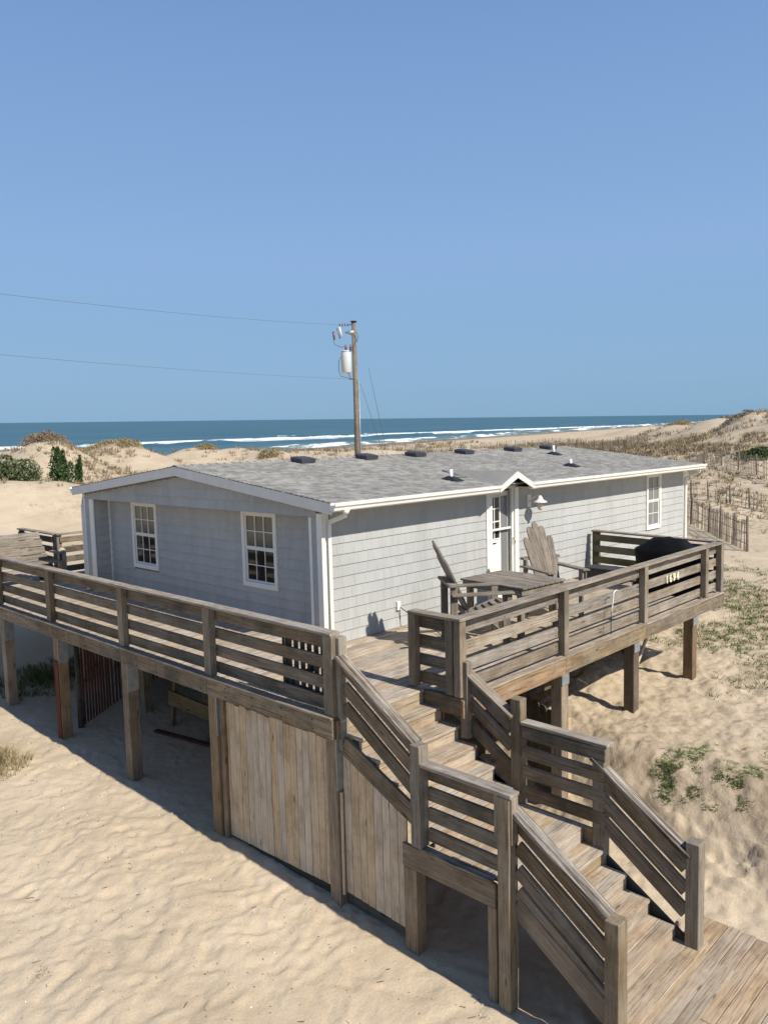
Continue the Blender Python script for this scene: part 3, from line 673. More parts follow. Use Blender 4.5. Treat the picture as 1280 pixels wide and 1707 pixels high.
for x in (6.012, 6.185, 6.362): bx('muntin', door, x-0.012, x+0.012, HY0+0.082, HY0+0.093, 1.09, 1.90, white, 0.002)
for z in gzs: bx('muntin', door, 6.0, 6.37, HY0+0.0835, HY0+0.0925, z-0.011, z+0.011, white, 0.002)
bx('storm_door_rail', door, 5.956, 6.679, HY0+0.02, HY0+0.05, 1.26, 1.30, white)
bx('storm_door_stile', door, 5.956, 6.02, HY0+0.0, HY0+0.05, 0.03, 2.02, white); bx('storm_door_stile', door, 6.62, 6.679, HY0+0.0, HY0+0.05, 0.03, 2.02, white)
bx('kick_panel', door, 6.05, 6.32, HY0+0.086, HY0+0.094, 0.25, 0.9, white)
bx('letter_slot', door, 6.10, 6.24, HY0+0.084, HY0+0.094, 1.01, 1.03, black)
tube('handle', [(6.645, HY0-0.03, 0.98), (6.645, HY0-0.05, 1.0), (6.645, HY0-0.05, 1.06), (6.645, HY0-0.0, 1.08)], 0.011, brass, door)

# roof: slabs, shingle rows, ridge caps
def slab(y0, z0, y1, z1, th, name='roof_deck'):
    v = []
    for x in (RX0, RX1):
        v += [(x, y0, z0), (x, y1, z1), (x, y1, z1-th), (x, y0, z0-th)]
    pyd(name, v, [(0, 1, 2, 3), (7, 6, 5, 4), (0, 4, 5, 1), (1, 5, 6, 2), (2, 6, 7, 3), (3, 7, 4, 0)], plain('roof_underlay', (0.1, 0.1, 0.1), 0.9) if 'roof_underlay' not in bpy.data.materials else bpy.data.materials['roof_underlay'], house, Matrix.Identity(4))
slab(EY0, EZ, RY, RZ, 0.02); slab(EY1, EZ, RY+0.001, RZ, 0.02)
mb = MB(); nrow = 34
GP = (6.2, 0.56)     # gablet centre and half width
for side in (0, 1):
    ya, yb = (EY0-0.02, RY) if side == 0 else (EY1+0.02, RY)
    for r in range(nrow):
        t0, t1 = r/nrow, (r+1)/nrow+0.008; y0, y1 = ya+(yb-ya)*t0, ya+(yb-ya)*min(t1, 1)
        z0, z1 = EZ+(RZ-EZ)*t0+0.016, EZ+(RZ-EZ)*min(t1, 1)+0.006
        x = RX0-0.01-random.uniform(0, 0.15)
        while x < RX1+0.01:
            w = random.choice((0.06, 0.09, 0.12, 0.16, 0.20)); a, b = max(x, RX0-0.012), min(x+w, RX1+0.012); x += w
            if b-a < 0.02: continue
            th = random.choice((0, 0, 0.004)); s = -1 if side else 1
            q = [(a, y0, z0-0.014), (b-0.002, y0, z0-0.014), (b-0.002, y1, z1-0.01), (a, y1, z1-0.01), (a, y0, z0+th), (b-0.002, y0, z0+th), (b-0.002, y1, z1), (a, y1, z1)]
            if side: q = [q[1], q[0], q[3], q[2], q[5], q[4], q[7], q[6]]
            mb.hexa(q, None)
mb.obj('roof_shingle', roofm, house)
x = RX0
k = 0
while x < RX1-0.05:
    L = 0.17; zz = RZ+0.012
    q = [(0, -0.13, -0.028), (L+0.03, -0.13, -0.034), (L+0.03, 0, -0.003), (0, 0, 0.008), (0, 0.13, -0.028), (L+0.03, 0.13, -0.034)]
    if k == 0:
        me = bpy.data.meshes.new('ridge'); v = q+[(a, b, c-0.01) for a, b, c in q]
        me.from_pydata(v, [], [(0, 1, 2, 3), (3, 2, 5, 4), (9, 8, 7, 6), (10, 11, 8, 9), (0, 3, 9, 6), (3, 4, 10, 9), (1, 7, 8, 2), (2, 8, 11, 5), (0, 6, 7, 1), (4, 5, 11, 10)]); me.materials.append(roofm)
    put('ridge_shingle', me, None, house, Matrix.Translation((x, RY, zz+0.012))); x += L; k += 1
# rake fascia on both gables
def rake(x0, x1, h=0.155):
    for y0, z0, y1, z1 in ((EY0-0.02, EZ-0.002, RY, RZ-0.002), (EY1+0.02, EZ-0.002, RY, RZ-0.002)):
        v = []
        for x in (x0, x1): v += [(x, y0, z0), (x, y1, z1), (x, y1, z1-h), (x, y0, z0-h)]
        pyd('fascia_board', v, [(0, 1, 2, 3), (7, 6, 5, 4), (0, 4, 5, 1), (2, 6, 7, 3), (3, 7, 4, 0)], fascia, house, Matrix.Identity(4))
rake(RX0-0.012, RX0+0.02); rake(RX1-0.02, RX1+0.012)
# rake soffits
for xa, xb in ((RX0+0.021, HX0), (HX1, RX1-0.021)):
    for y0, y1 in ((EY0+0.05, RY), (RY, EY1-0.05)):
        v = [(xa, y0, roofz(y0)-0.13), (xb, y0, roofz(y0)-0.13), (xb, y1, roofz(y1-0.0001 if y1 == RY else y1)-0.13), (xa, y1, roofz(y1-0.0001 if y1 == RY else y1)-0.13)]
        pyd('soffit', v, [(0, 1, 2, 3)], white, house, Matrix.Identity(4))
# eaves: fascia, soffit, gutter
GL = ((RX0-0.01, 5.64), (6.62, RX1+0.02))
gprof = [(0.0, 0.0), (0.0, -0.105), (-0.05, -0.125), (-0.085, -0.105), (-0.092, -0.07), (-0.115, -0.045), (-0.12, 0.0), (-0.108, 0.004), (-0.10, -0.03), (-0.012, -0.03), (-0.012, 0.0)]
def gutter(x0, x1, y, z, s=1):
    v = [(x, y+p[0]*s, z+p[1]) for x in (x0, x1) for p in gprof]; n_ = len(gprof); f = [(i, (i+1) % n_, n_+(i+1) % n_, n_+i) for i in range(n_)]
    f += [tuple(range(n_-1, -1, -1)), tuple(range(n_, 2*n_))]
    if s < 0: f = [tuple(reversed(q)) for q in f]
    pyd('gutter', v, f, white, house, Matrix.Identity(4))
for a, b in GL: gutter(a, b, EY0-0.004, EZ+0.005); bx('fascia_board', house, a+0.04, b, EY0-0.002, EY0+0.02, EZ-0.13, EZ-0.002, fascia)
gutter(RX0-0.01, RX1+0.02, EY1+0.004, EZ+0.005, -1); bx('fascia_board', house, RX0+0.03, RX1-0.03, EY1-0.02, EY1+0.002, EZ-0.13, EZ-0.002, fascia)
bx('soffit', house, RX0+0.03, 5.60, EY0+0.022, HY0-0.001, 2.03, 2.045, white); bx('soffit', house, 6.70, RX1-0.03, EY0+0.022, HY0-0.001, 2.03, 2.045, white)
bx('soffit', house, RX0+0.03, RX1-0.03, HY1, EY1-0.022, 2.03, 2.045, white)
# gablet over the door
cxg, hw = 6.14, 0.52; pz = 2.345; lz = EZ-0.03; yf = EY0-0.09
zb = lambda y: EZ+SL*(y-EY0)+0.02
yb = EY0+(pz-EZ-0.02)/SL
for s in (-1, 1):
    v = [(cxg, yf, pz+0.02), (cxg+s*hw, yf, lz+0.02), (cxg+s*hw, EY0+0.03, lz+0.03), (cxg, yb, pz+0.02), (cxg, yf, pz-0.01), (cxg+s*hw, yf, lz-0.01), (cxg+s*hw, EY0+0.03, lz), (cxg, yb, pz-0.01)]
    f = [(0, 1, 2, 3), (7, 6, 5, 4), (0, 4, 5, 1), (1, 5, 6, 2), (2, 6, 7, 3), (3, 7, 4, 0)]
    if s > 0: f = [tuple(reversed(q)) for q in f]
    pyd('gablet_roof', v, f, roofm, house, Matrix.Identity(4))
    v = []
    for y in (yf-0.018, yf+0.004): v += [(cxg, y, pz+0.012), (cxg+s*(hw+0.01), y, lz+0.012), (cxg+s*(hw+0.01), y, lz-0.085), (cxg, y, pz-0.10)]
    f = [(0, 1, 2, 3), (7, 6, 5, 4), (0, 4, 5, 1), (1, 5, 6, 2), (2, 6, 7, 3)]
    if s < 0: f = [tuple(reversed(q)) for q in f]
    pyd('gablet_fascia', v, f, fascia, house, Matrix.Identity(4))
pyd('gablet_panel', [(cxg-0.5, HY0-0.002, 2.03), (cxg+0.58, HY0-0.002, 2.03), (cxg, HY0-0.002, 2.30), (cxg-0.5, HY0-0.02, 2.03), (cxg+0.58, HY0-0.02, 2.03), (cxg, HY0-0.02, 2.30)],
    [(0, 1, 2), (5, 4, 3), (0, 3, 4, 1), (1, 4, 5, 2), (2, 5, 3, 0)], white, house, Matrix.Identity(4))
# downspouts
def downspout(pts, name='downspout'):
    for i in range(len(pts)-1): pass
    o = tube(name, pts, 0.034, white, house, 4, smooth=False); return o
downspout([(1.99, 1.86, 2.0), (1.99, 1.87, 1.94), (1.99, 2.19, 1.83), (1.99, 2.205, 1.78), (1.99, 2.205, 0.10), (1.99, 2.16, 0.05)])
downspout([(1.99, 9.86, 2.0), (1.99, 9.85, 1.94), (1.90, 9.72, 1.80), (1.87, 9.69, 1.74), (1.87, 9.69, 0.1)])
downspout([(14.20, 1.85, 2.0), (14.20, 1.87, 1.94), (14.20, 2.19, 1.80), (14.20, 2.205, 1.76), (14.20, 2.205, 0.10)])
tube('gutter_outlet', [(1.99, 1.85, 2.03), (1.99, 1.85, 1.96)], [0.06, 0.036], white, house, 8)
# roof vents and pipes
for x, y in ((4.34, 5.5), (6.07, 5.5), (7.6, 5.5), (9.35, 5.5), (11.35, 5.5), (13.0, 5.5)):
    z = roofz(y); v = [(x-0.17, y-0.16, z), (x+0.17, y-0.16, z-0.0), (x+0.17, y+0.16, z+0.03), (x-0.17, y+0.16, z+0.03), (x-0.13, y-0.12, z+0.10), (x+0.13, y-0.12, z+0.10), (x+0.13, y+0.12, z+0.13), (x-0.13, y+0.12, z+0.13),
                      (x-0.18, y-0.17, z+0.075), (x+0.18, y-0.17, z+0.075), (x+0.18, y+0.17, z+0.105), (x-0.18, y+0.17, z+0.105)]
    f = [(0, 1, 9, 8), (1, 2, 10, 9), (2, 3, 11, 10), (3, 0, 8, 11), (8, 9, 5, 4), (9, 10, 6, 5), (10, 11, 7, 6), (11, 8, 4, 7), (4, 5, 6, 7), (3, 2, 1, 0)]
    pyd('roof_vent', v, f, ventm, house, Matrix.Identity(4))
for x, y, h in ((5.32, 2.65, 0.20), (11.83, 4.6, 0.24), (9.88, 2.96, 0.17)):
    z = roofz(y)
    p = tube('vent_pipe', [(x, y, z-0.02), (x, y, z+h)], 0.032, pvc, house, 10)
    v = [(-0.11, -0.2, 0.002), (0.13, -0.2, 0.002), (0.13, 0.15, 0.04), (-0.11, 0.15, 0.04), (-0.045, -0.05, 0.075), (0.045, -0.05, 0.075), (0.045, 0.045, 0.085), (-0.045, 0.045, 0.085)]
    pyd('flashing_boot', [(x+a, y+b, z+c) for a, b, c in v], [(0, 1, 5, 4), (1, 2, 6, 5), (2, 3, 7, 6), (3, 0, 4, 7), (4, 5, 6, 7)], black, p, Matrix.Identity(4))
tube('roof_cable', [(5.35, 2.66, roofz(2.66)+0.1)]+[(5.4+0.16*i, 2.7+0.015*i, roofz(2.7)+0.03+0.003*math.sin(i)) for i in range(5)], 0.006, black, house, 5)
# wall light
lamp = bx('wall_lamp', house, 7.10, 7.22, HY0-0.035, HY0-0.012, 1.62, 1.86, white)
tube('lamp_arm', [(7.16, HY0-0.03, 1.72), (7.16, HY0-0.12, 1.80), (7.16, HY0-0.22, 1.86), (7.16, HY0-0.27, 1.80)], 0.014, white, lamp)
tube('lamp_shade', [(7.16, HY0-0.27, 1.85), (7.16, HY0-0.27, 1.81), (7.16, HY0-0.27, 1.77), (7.16, HY0-0.27, 1.735), (7.16, HY0-0.27, 1.72)], [0.018, 0.045, 0.06, 0.13, 0.135], white, lamp, 16)
tube('lamp_bulb', [(7.16, HY0-0.27, 1.72), (7.16, HY0-0.27, 1.66), (7.16, HY0-0.27, 1.60), (7.16, HY0-0.27, 1.57)], [0.04, 0.055, 0.05, 0.02], bulb, lamp, 12)
# outlet with a cord
ob = bx('outlet_box', house, 3.40, 3.48, HY0-0.05, HY0-0.013, 0.28, 0.42, pvc)
cord = tube('power_cord', [(3.45, HY0-0.06, 0.33), (3.5, HY0-0.16, 0.25), (3.53, 1.8, 0.12), (3.5, 1.5, 0.04), (3.3, 1.2, 0.02), (2.9, 1.1, 0.016), (2.5, 1.35, 0.016)], 0.007, black, None, 6)
tag(cord, 'thin black power cord running from the wall outlet down to the deck', 'cord')
bx('ground_wire', house, 3.485, 3.492, HY0-0.024, HY0-0.014, -0.0, 0.28, rope, 0.001)

# ================================================================ DECK
deck = empty('deck', (1.2, 0.8, 0), 0, 'raised weathered wooden deck wrapping the cottage, with board railings and tall posts', 'deck')
FY = -0.64; EX = 9.05
rr = random.uniform
pitch = 0.1455; bw = 0.139
y = FY+0.02; row = 0
while y < HY0-0.02:
    x0 = 1.42 if y < -0.05 else 0.02
    cuts = [x0, 3.6+(row % 2)*0.0+rr(-0.5, 0.5), 6.2+rr(-0.5, 0.5), EX+0.12*(y-FY)]
    for a, b in zip(cuts[:-1], cuts[1:]):
        dz = rr(-0.003, 0.002)
        board('deck_board', deck, (a+0.002, y+bw/2, -0.018+dz), (b-0.002, y+bw/2, -0.018+dz+rr(-.001, .001)), min(bw, HY0-y-0.02), 0.036, MW['deck'])
    y += pitch; row += 1
while y < 14.2:
    x1 = 2.235 if y < 9.2 else (1.86 if y < 9.75 else (2.36 if y > 12 else 6.0))
    if y+bw < 2.6: x1 = 1.86
    dz = rr(-0.003, 0.002)
    board('deck_board', deck, (0.02, y+bw/2, -0.018+dz), (x1, y+bw/2, -0.018+dz), bw, 0.036, MW['deck']); y += pitch
bx('deck_board', deck, 0.02, 1.42, -0.085, -0.041, -0.036, 0.0, MW['tread'], 0.008, 0)
# rims
def rimx(x0, x1, y, z0=-0.215, z1=-0.001, m=MW['rim']): return bx('rim_board', deck, x0, x1, y-0.02, y+0.02, z0, z1, m, 0.005, 0)
def rimy(y0, y1, x, z0=-0.215, z1=-0.001, m=MW['rim']): return bx('rim_board', deck, x-0.02, x+0.02, y0, y1, z0, z1, m, 0.005, 1)
ycuts = [-0.03, 2.36, 4.62, 7.12, 9.40, 11.9, 14.2]
for a, b in zip(ycuts[:-1], ycuts[1:]):
    rimy(a+0.002, b-0.002, -0.052)
    bx('rim_ledge', deck, -0.10, 0.015, a+0.003, b-0.003, 0.001, 0.028, MW['cap'], 0.006, 1)
rimx(-0.03, 0.06, -0.052)
rimx(1.33, 3.55, FY-0.052, m=MW['orange']); rimx(3.555, 5.93, FY-0.052); rimx(5.935, EX+0.03, FY-0.052)
for a, b in ((1.40, 3.55), (3.555, 5.93), (5.935, EX)): bx('rim_ledge', deck, a, b, FY-0.085, FY+0.018, 0.001, 0.028, MW['cap'], 0.006, 0)
rimy(FY-0.03, -0.075, 1.385); bx('rim_board', deck, 0.06, 1.36, -0.075, -0.04, -0.19, -0.04, MW['tread'], 0.004, 0)
board('rim_board', deck, (EX+0.06, FY-0.03, -0.11), (EX+0.42, HY0-0.03, -0.11), 0.04, 0.21, MW['rim'])
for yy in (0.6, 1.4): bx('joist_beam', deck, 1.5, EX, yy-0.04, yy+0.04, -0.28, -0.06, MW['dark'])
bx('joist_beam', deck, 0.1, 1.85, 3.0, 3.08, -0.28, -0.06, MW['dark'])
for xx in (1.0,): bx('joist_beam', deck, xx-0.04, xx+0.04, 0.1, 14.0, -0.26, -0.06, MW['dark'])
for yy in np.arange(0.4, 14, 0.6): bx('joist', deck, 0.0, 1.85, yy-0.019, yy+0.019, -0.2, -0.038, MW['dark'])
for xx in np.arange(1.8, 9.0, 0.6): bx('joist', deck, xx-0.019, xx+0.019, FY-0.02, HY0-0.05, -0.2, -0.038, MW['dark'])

ZB = [(0.055, 0.195), (0.275, 0.415), (0.505, 0.645), (0.74, 0.875)]
def rail_run(p0, p1, posts, inn, parent=deck, h=0.93, zb=ZB, mat_=None, capm=None, gap=0.004, pw=0.115, pz0=0.03, pm=None, pd=0.10, cap_ext=0.07):
    """straight level railing from p0 to p1 (x, y, z); posts = fractions; inn = inward unit xy"""
    p0, p1 = Vector(p0), Vector(p1); d = (p1-p0); L = d.length; u = d/L; I = Vector((*inn, 0)); mat_ = mat_ or MW['rail']
    for i, t in enumerate(posts):
        c = p0+u*(t*L)
        m, _ = frame(c+Vector((0, 0, pz0)), c+Vector((0, 0, h-0.032)), -I)
        put('post', box_mesh(h-0.032-pz0, pw, pd, pm or MW['post'], 0.006), None, parent, m)
    ts = [t for t in posts]
    for a, b in zip(ts[:-1], ts[1:]):
        for z0, z1 in zb:
            aa = p0+u*(a*L)+I*(pd/2+0.021)+u*0.002; bb = p0+u*(b*L)+I*(pd/2+0.021)-u*0.002
            dz = rr(-.006, .006); dz2 = rr(-.006, .006)
            board('rail_board', parent, aa+Vector((0, 0, (z0+z1)/2+dz)), bb+Vector((0, 0, (z0+z1)/2+dz2)), 0.036, z1-z0, mat_)
    # caps
    cuts = [ts[0]]+ts[1:-1:2]+[ts[-1]]
    cuts = sorted(set(cuts))
    for a, b in zip(cuts[:-1], cuts[1:]):
        aa = p0+u*(a*L-(cap_ext if a == ts[0] else -0.003))+I*0.015; bb = p0+u*(b*L+(cap_ext if b == ts[-1] else -0.003))+I*0.015
        board('rail_cap', parent, aa+Vector((0, 0, h-0.014)), bb+Vector((0, 0, h-0.014)), 0.155, 0.034, capm or MW['cap'])
rail_run((0, 0.0, 0), (0, 14.1, 0), [0.0035, 2.36/14.1, 4.62/14.1, 7.12/14.1, 9.4/14.1, 11.8/14.1, 1.0], (1, 0), h=0.95, pw=0.15)
post('post', deck, 0.07, -0.03, -0.35, 0.90, 0.12, 0.10, MW['post'])
rail_run((1.37, FY, 0), (EX+0.0, FY, 0), [0.0, (3.62-1.37)/7.68, (5.98-1.37)/7.68, (8.35-1.37)/7.68, 1.0], (0, 1), h=0.95, capm=MW['cap'], mat_=MW['cap'])
rail_run((1.37, 0.06, 0), (1.37, FY-0.0, 0), [0.0, 0.82], (1, 0), h=0.945, pw=0.11, mat_=MW['rail'], cap_ext=0.05)
post('post', deck, 1.37, 0.12, 0.0, 0.62, 0.05, 0.04, MW['tread'])
rail_run((EX+0.06, FY, 0), (EX+0.40, HY0-0.18, 0), [0.02, 1.0], (-0.993, 0.12), h=0.95, mat_=MW['olive'], pm=MW['olive'], pw=0.14)
rail_run((2.33, 12.0, 0), (6.0, 12.0, 0), [0.0, 0.5, 1.0], (0, -1), h=0.95)
rail_run((2.33, 12.05, 0), (2.33, 14.1, 0), [0.05, 1.0], (-1, 0), h=0.95, mat_=MW['dark'])
# ground posts with flashing
def gpost(x, y, zt, w=0.15, m=MW['pile'], br=None, d=None):
    p = post('support_post', deck, x, y, gz(x, y)-0.35, zt, w, d or w, m)
    if br: bx('flashing', p, x-w/2-0.004, x+w/2+0.004, y-w/2-0.012, y-w/2-0.002, br[0], br[1], metal, 0.002)
    return p
for yy in (4.62, 6.98, 9.3, 11.8, 14.0): gpost(0.06, yy, -0.217, 0.175, MW['pile'], (-0.66, -0.22))
gpost(0.06, 2.33, -0.217, 0.175, MW['pile'], (-0.75, -0.22)); post('support_post', deck, 0.06, 2.17, gz(0.06, 2.17)-0.3, -0.217, 0.12, 0.09, MW['pile'])
gpost(0.055, 0.06, -0.217, 0.16, MW['pile'], (-0.80, -0.22))
for xx, m_ in ((3.54, MW['pile']), (5.62, MW['browned']), (7.80, MW['browned'])):
    gpost(xx, FY+0.02, -0.217, 0.17, m_, (-0.36, -0.22))
gpost(8.5, 0.9, -0.217, 0.15, MW['browned']); gpost(6.0, 1.7, -0.217, 0.15, MW['pile']); gpost(3.6, 1.6, -0.217, 0.15, MW['pile']); gpost(1.9, 1.9, -0.217, 0.15, MW['pile'])
for yy in (4.6, 7.0, 9.3): gpost(1.6, yy, -0.217, 0.15, MW['pile'])
bx('knee_block', deck, 3.3, 3.62, FY+0.1, FY+0.14, -0.42, -0.22, MW['timber'])

bx('red_cleat', deck, -0.045, -0.028, 6.90, 7.05, gz(0, 7)-0.2, -0.62, MW['red'], 0.003, 2)
mbn = MB()
for yy in (0.10, 2.26, 2.46, 4.52, 4.72, 7.02, 7.22, 9.3, 9.5):
    for z0, z1 in ZB:
        for dz in (0.035, 0.10): mbn.box(0.047, 0.053, yy-0.006, yy+0.006, z0+dz-0.006, z0+dz+0.006)
for xx in (1.5, 3.5, 3.74, 5.86, 6.1, 8.24, 8.46, 8.95):
    for z0, z1 in ZB:
        for dz in (0.035, 0.10): mbn.box(xx-0.006, xx+0.006, FY+0.047, FY+0.053, z0+dz-0.006, z0+dz+0.006)
for k in range(26): yy = 0.3+k*0.55; mbn.box(-0.078, -0.071, yy-0.007, yy+0.007, -0.06, -0.046); mbn.box(-0.078, -0.071, yy-0.007, yy+0.007, -0.17, -0.156)
mbn.obj('nail', black, deck)
# house number on the railing
def digit_mesh(ch):
    cu = bpy.data.curves.new('digit', 'FONT'); cu.body = ch; cu.size = 0.18; cu.extrude = 0.006; cu.align_x = 'CENTER'; cu.offset = 0.003
    ob_ = bpy.data.objects.new('tmp', cu); COL.objects.link(ob_); dg = bpy.context.evaluated_depsgraph_get(); me = bpy.data.meshes.new_from_object(ob_.evaluated_get(dg)); bpy.data.objects.remove(ob_); return me
num = empty('house_number', (7.05, FY-0.0, 0.55), 0, 'cream house number 1694 fixed to the right-hand deck railing', 'house number')
for i, ch in enumerate('1694'):
    me = digit_mesh(ch); me.materials.clear()
    put('digit', me, cream, num, Matrix.Translation((6.86+0.135*i, FY+0.018, 0.515)) @ Matrix.Rotation(R(90), 4, 'X'))
# white bent pipe on the railing
sp = empty('hose_hook', (4.85, FY-0.04, 0.1), 0, 'thin bent white pipe with a dark cord hanging on the outside of the front railing', 'pipe')
tube('pipe', [(5.0, FY-0.07, 0.70), (4.93, FY-0.075, 0.715), (4.87, FY-0.075, 0.69), (4.85, FY-0.075, 0.6), (4.84, FY-0.07, 0.48), (4.81, FY-0.065, 0.42)], 0.008, pvc, sp)
tube('cord', [(4.81, FY-0.065, 0.42), (4.81, FY-0.062, 0.08)], 0.007, black, sp, 5)

# ================================================================ STAIRS
stairs = empty('staircase', (0.75, -1.8, -2.1), 0, 'two flight weathered wooden staircase with a square landing leading up to the deck', 'stairs')
RISE, RUN = 0.172, 0.255; LZ = -6*RISE
SX0, SX1 = 0.075, 1.42
def tread(yn, z, depth=0.285, x1=SX1, x0=SX0):
    """two boards; yn = nosing (front) y"""
    for k in range(2):
        w = depth/2-0.003; yc = yn+w/2+k*(depth/2)
        board('tread', stairs, (x0, yc, z-0.018+rr(-.002, .002)), (x1, yc, z-0.018+rr(-.002, .002)), w, 0.036, MW['tread'])
def riser(y, z0, z1, x1=SX1, x0=SX0): board('riser', stairs, (x0+0.002, y, (z0+z1)/2), (x1-0.004, y, (z0+z1)/2), 0.022, z1-z0, MW['tread'])
for i in range(1, 6):
    tread(-0.07-RUN*i, -RISE*i)
    riser(-0.07-RUN*(i-1)+0.03, -RISE*i+0.001, -RISE*(i-1)-0.038)
riser(-0.07-RUN*5+0.03, -RISE*6+0.001, -RISE*5-0.038)
LY0, LY1 = -2.19, -1.35
n_ = 6
for k in range(n_+1):
    a = LY0+(LY1+0.12-LY0)*k/(n_+1)
    board('landing_board', stairs, (SX0-0.03, a+0.067, LZ-0.018+rr(-.002, .002)), (SX1+0.02, a+0.067, LZ-0.018+rr(-.002, .002)), 0.132, 0.036, MW['tread'])
RISE2, RUN2 = 0.164, 0.245
for i in range(1, 7):
    x1 = SX1 if i < 5 else SX1+0.19
    tread(-2.19-RUN2*i, LZ-RISE2*i, 0.276, x1)
    riser(-2.19-RUN2*(i-1)+0.03, LZ-RISE2*i+0.001, LZ-RISE2*(i-1)-0.038, x1-0.0)
# carriages with sawtooth outline at the right end of each flight
def carriage(x, y0, z0, n, run, rise, name='stair_carriage', th=0.04, m=MW['tread'], drop=0.28):
    pts = []
    for i in range(n):
        pts += [(y0-run*i, z0-rise*i), (y0-run*i, z0-rise*(i+1))]
    pts.append((y0-run*n, z0-rise*n)); pts.append((y0-run*n, z0-rise*n-0.08)); pts.append((y0+0.02, z0-drop-0.08))
    k = len(pts); v = [(xx, a, b) for xx in (x, x+th) for a, b in pts]
    f = [tuple(range(k-1, -1, -1)), tuple(range(k, 2*k))]+[(i, (i+1) % k, k+(i+1) % k, k+i) for i in range(k)]
    o = pyd(name, v, f, m, stairs, Matrix.Identity(4))
carriage(SX1+0.001, -2.19+0.03, LZ-0.03, 5, RUN2, RISE2)
carriage(0.70, -2.19+0.06, LZ-0.06, 6, RUN2, RISE2, m=MW['dark']); carriage(0.70, -0.02, -0.06, 5, RUN, RISE, m=MW['dark'])
carriage(SX1+0.001, -0.04, -0.03, 5, RUN, RISE, m=MW['dark'], drop=0.2)
def sloped(name, x, y0, z0, y1, z1, w, h, m, par=stairs): return board(name, par, (x, y0, z0), (x, y1, z1), w, h, m)
# stringers
sloped('stringer', 0.045, -0.08, -0.29, -1.10, -0.765, 0.04, 0.205, MW['rim'])
sloped('stringer', 0.045, -2.30, -1.20, -3.34, -1.885, 0.04, 0.20, MW['pile'])
sloped('stringer', SX1+0.065, -0.13, -0.36, -1.24, -0.99, 0.035, 0.12, MW['dark'])
sloped('stringer', SX1+0.075, -2.35, -1.32, -3.24, -1.88, 0.035, 0.14, MW['dark'])
bx('landing_rim', stairs, -0.035, 0.005, -2.13, -0.98, LZ-0.25, LZ-0.01, MW['pile'], 0.006, 1)
bx('landing_rim', stairs, 0.01, SX1, LY0+0.005, LY0+0.04, LZ-0.22, LZ-0.04, MW['tread'], 0.006, 0)
bx('landing_rim', stairs, SX1+0.022, SX1+0.055, -2.3, -1.25, LZ-0.25, LZ-0.0, MW['rim'], 0.006, 1)
bx('landing_cap_strip', stairs, -0.06, 0.04, -2.10, -1.22, LZ-0.008, LZ+0.02, MW['rot'], 0.008, 1)
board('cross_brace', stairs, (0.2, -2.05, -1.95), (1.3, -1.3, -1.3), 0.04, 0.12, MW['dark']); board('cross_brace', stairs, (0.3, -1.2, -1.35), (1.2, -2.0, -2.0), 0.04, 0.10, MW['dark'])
# posts
def spost(x, y, z0, z1, w=0.15, d=0.115, m=MW['post']): return post('post', stairs, x, y, z0, z1, w, d, m)
spost(0.0, -1.20, LZ+0.02, 0.03, 0.14, 0.13); spost(0.0, -2.245, gz(0, -2.245)-0.3, -0.175, 0.14, 0.13)
spost(0.035, -1.08, gz(0, -1.08)-0.3, LZ-0.251, 0.14, 0.17, MW['pile']); spost(0.03, -2.085, gz(0, -2.1)-0.3, LZ-0.251, 0.12, 0.10, MW['pile'])
spost(0.0, -3.30, gz(0, -3.3)-0.3, -0.89, 0.15, 0.13)
spost(1.48, -1.36, LZ-0.25, 0.14, 0.13, 0.13, MW['post']); spost(1.48, -2.36, gz(1.48, -2.36)-0.3, -0.135, 0.13, 0.13); spost(1.49, -3.33, gz(1.49, -3.33)-0.3, -0.82, 0.14, 0.13)
spost(1.48, -1.22, gz(1.48, -1.2)-0.3, LZ-0.25, 0.13, 0.13, MW['pile'])
spost(1.40, -0.70, -0.45, 0.45, 0.09, 0.10)
# sloped rails
def srail(x, xb, y0, z0, y1, z1, capm, bm, n=3, first=0.15, step=0.215, w=0.15):
    sloped('rail_cap', x, y0, z0, y1, z1, w, 0.036, capm)
    for k in range(n):
        dz = -(first+step*k); sloped('rail_board', xb, y0, z0+dz, y1, z1+dz, 0.036, 0.14, bm)
def srail2(x, xb, y0, z0, y1, z1, capm, bm, offs, w=0.15, t=0.0):
    sloped('rail_cap', x, y0, z0, y1, z1, w, 0.038, capm)
    for dz in offs: sloped('rail_board', xb, y0-0.02, z0+dz, y1+0.03, z1+dz, 0.036, 0.145, bm)
srail2(0.03, 0.08, -0.06, 0.70, -1.15, 0.02, MW['rot'], MW['rail'], (-0.12, -0.345, -0.565))
srail2(0.03, 0.05, -2.30, -0.30, -3.24, -0.905, MW['rot'], MW['rail'], (-0.12, -0.345, -0.565, -0.77))
srail2(1.44, 1.44, -0.50, 0.43, -1.33, -0.07, MW['cap'], MW['rail'], (-0.12, -0.345, -0.60))
srail2(1.47, 1.44, -2.28, -0.27, -3.30, -0.965, MW['rot'], MW['rail'], (-0.12, -0.345, -0.565))
# landing railings
def lrail(x, xb, y0, y1, z, zs):
    bx('rail_cap', stairs, x-0.07, x+0.07, y1, y0, z-0.036, z, MW['cap'], 0.005, 1)
    for a in zs: bx('rail_board', stairs, xb-0.018, xb+0.018, y1+0.02, y0-0.02, a-0.07, a+0.07, MW['rail'], 0.005, 1)
lrail(0.0, 0.04, -1.268, -2.33, -0.135, (-0.25, -0.46, -0.67, -0.88)); spost(-0.005, -2.235, -0.6, -0.171, 0.10, 0.20, MW['post'])
lrail(1.48, 1.43, -1.43, -2.46, -0.095, (-0.21, -0.43, -0.65, -0.88))
bx('corner_block', stairs, 1.42, 1.44, -0.72, -0.12, -0.20, 0.0, MW['rail'], 0.005, 1)

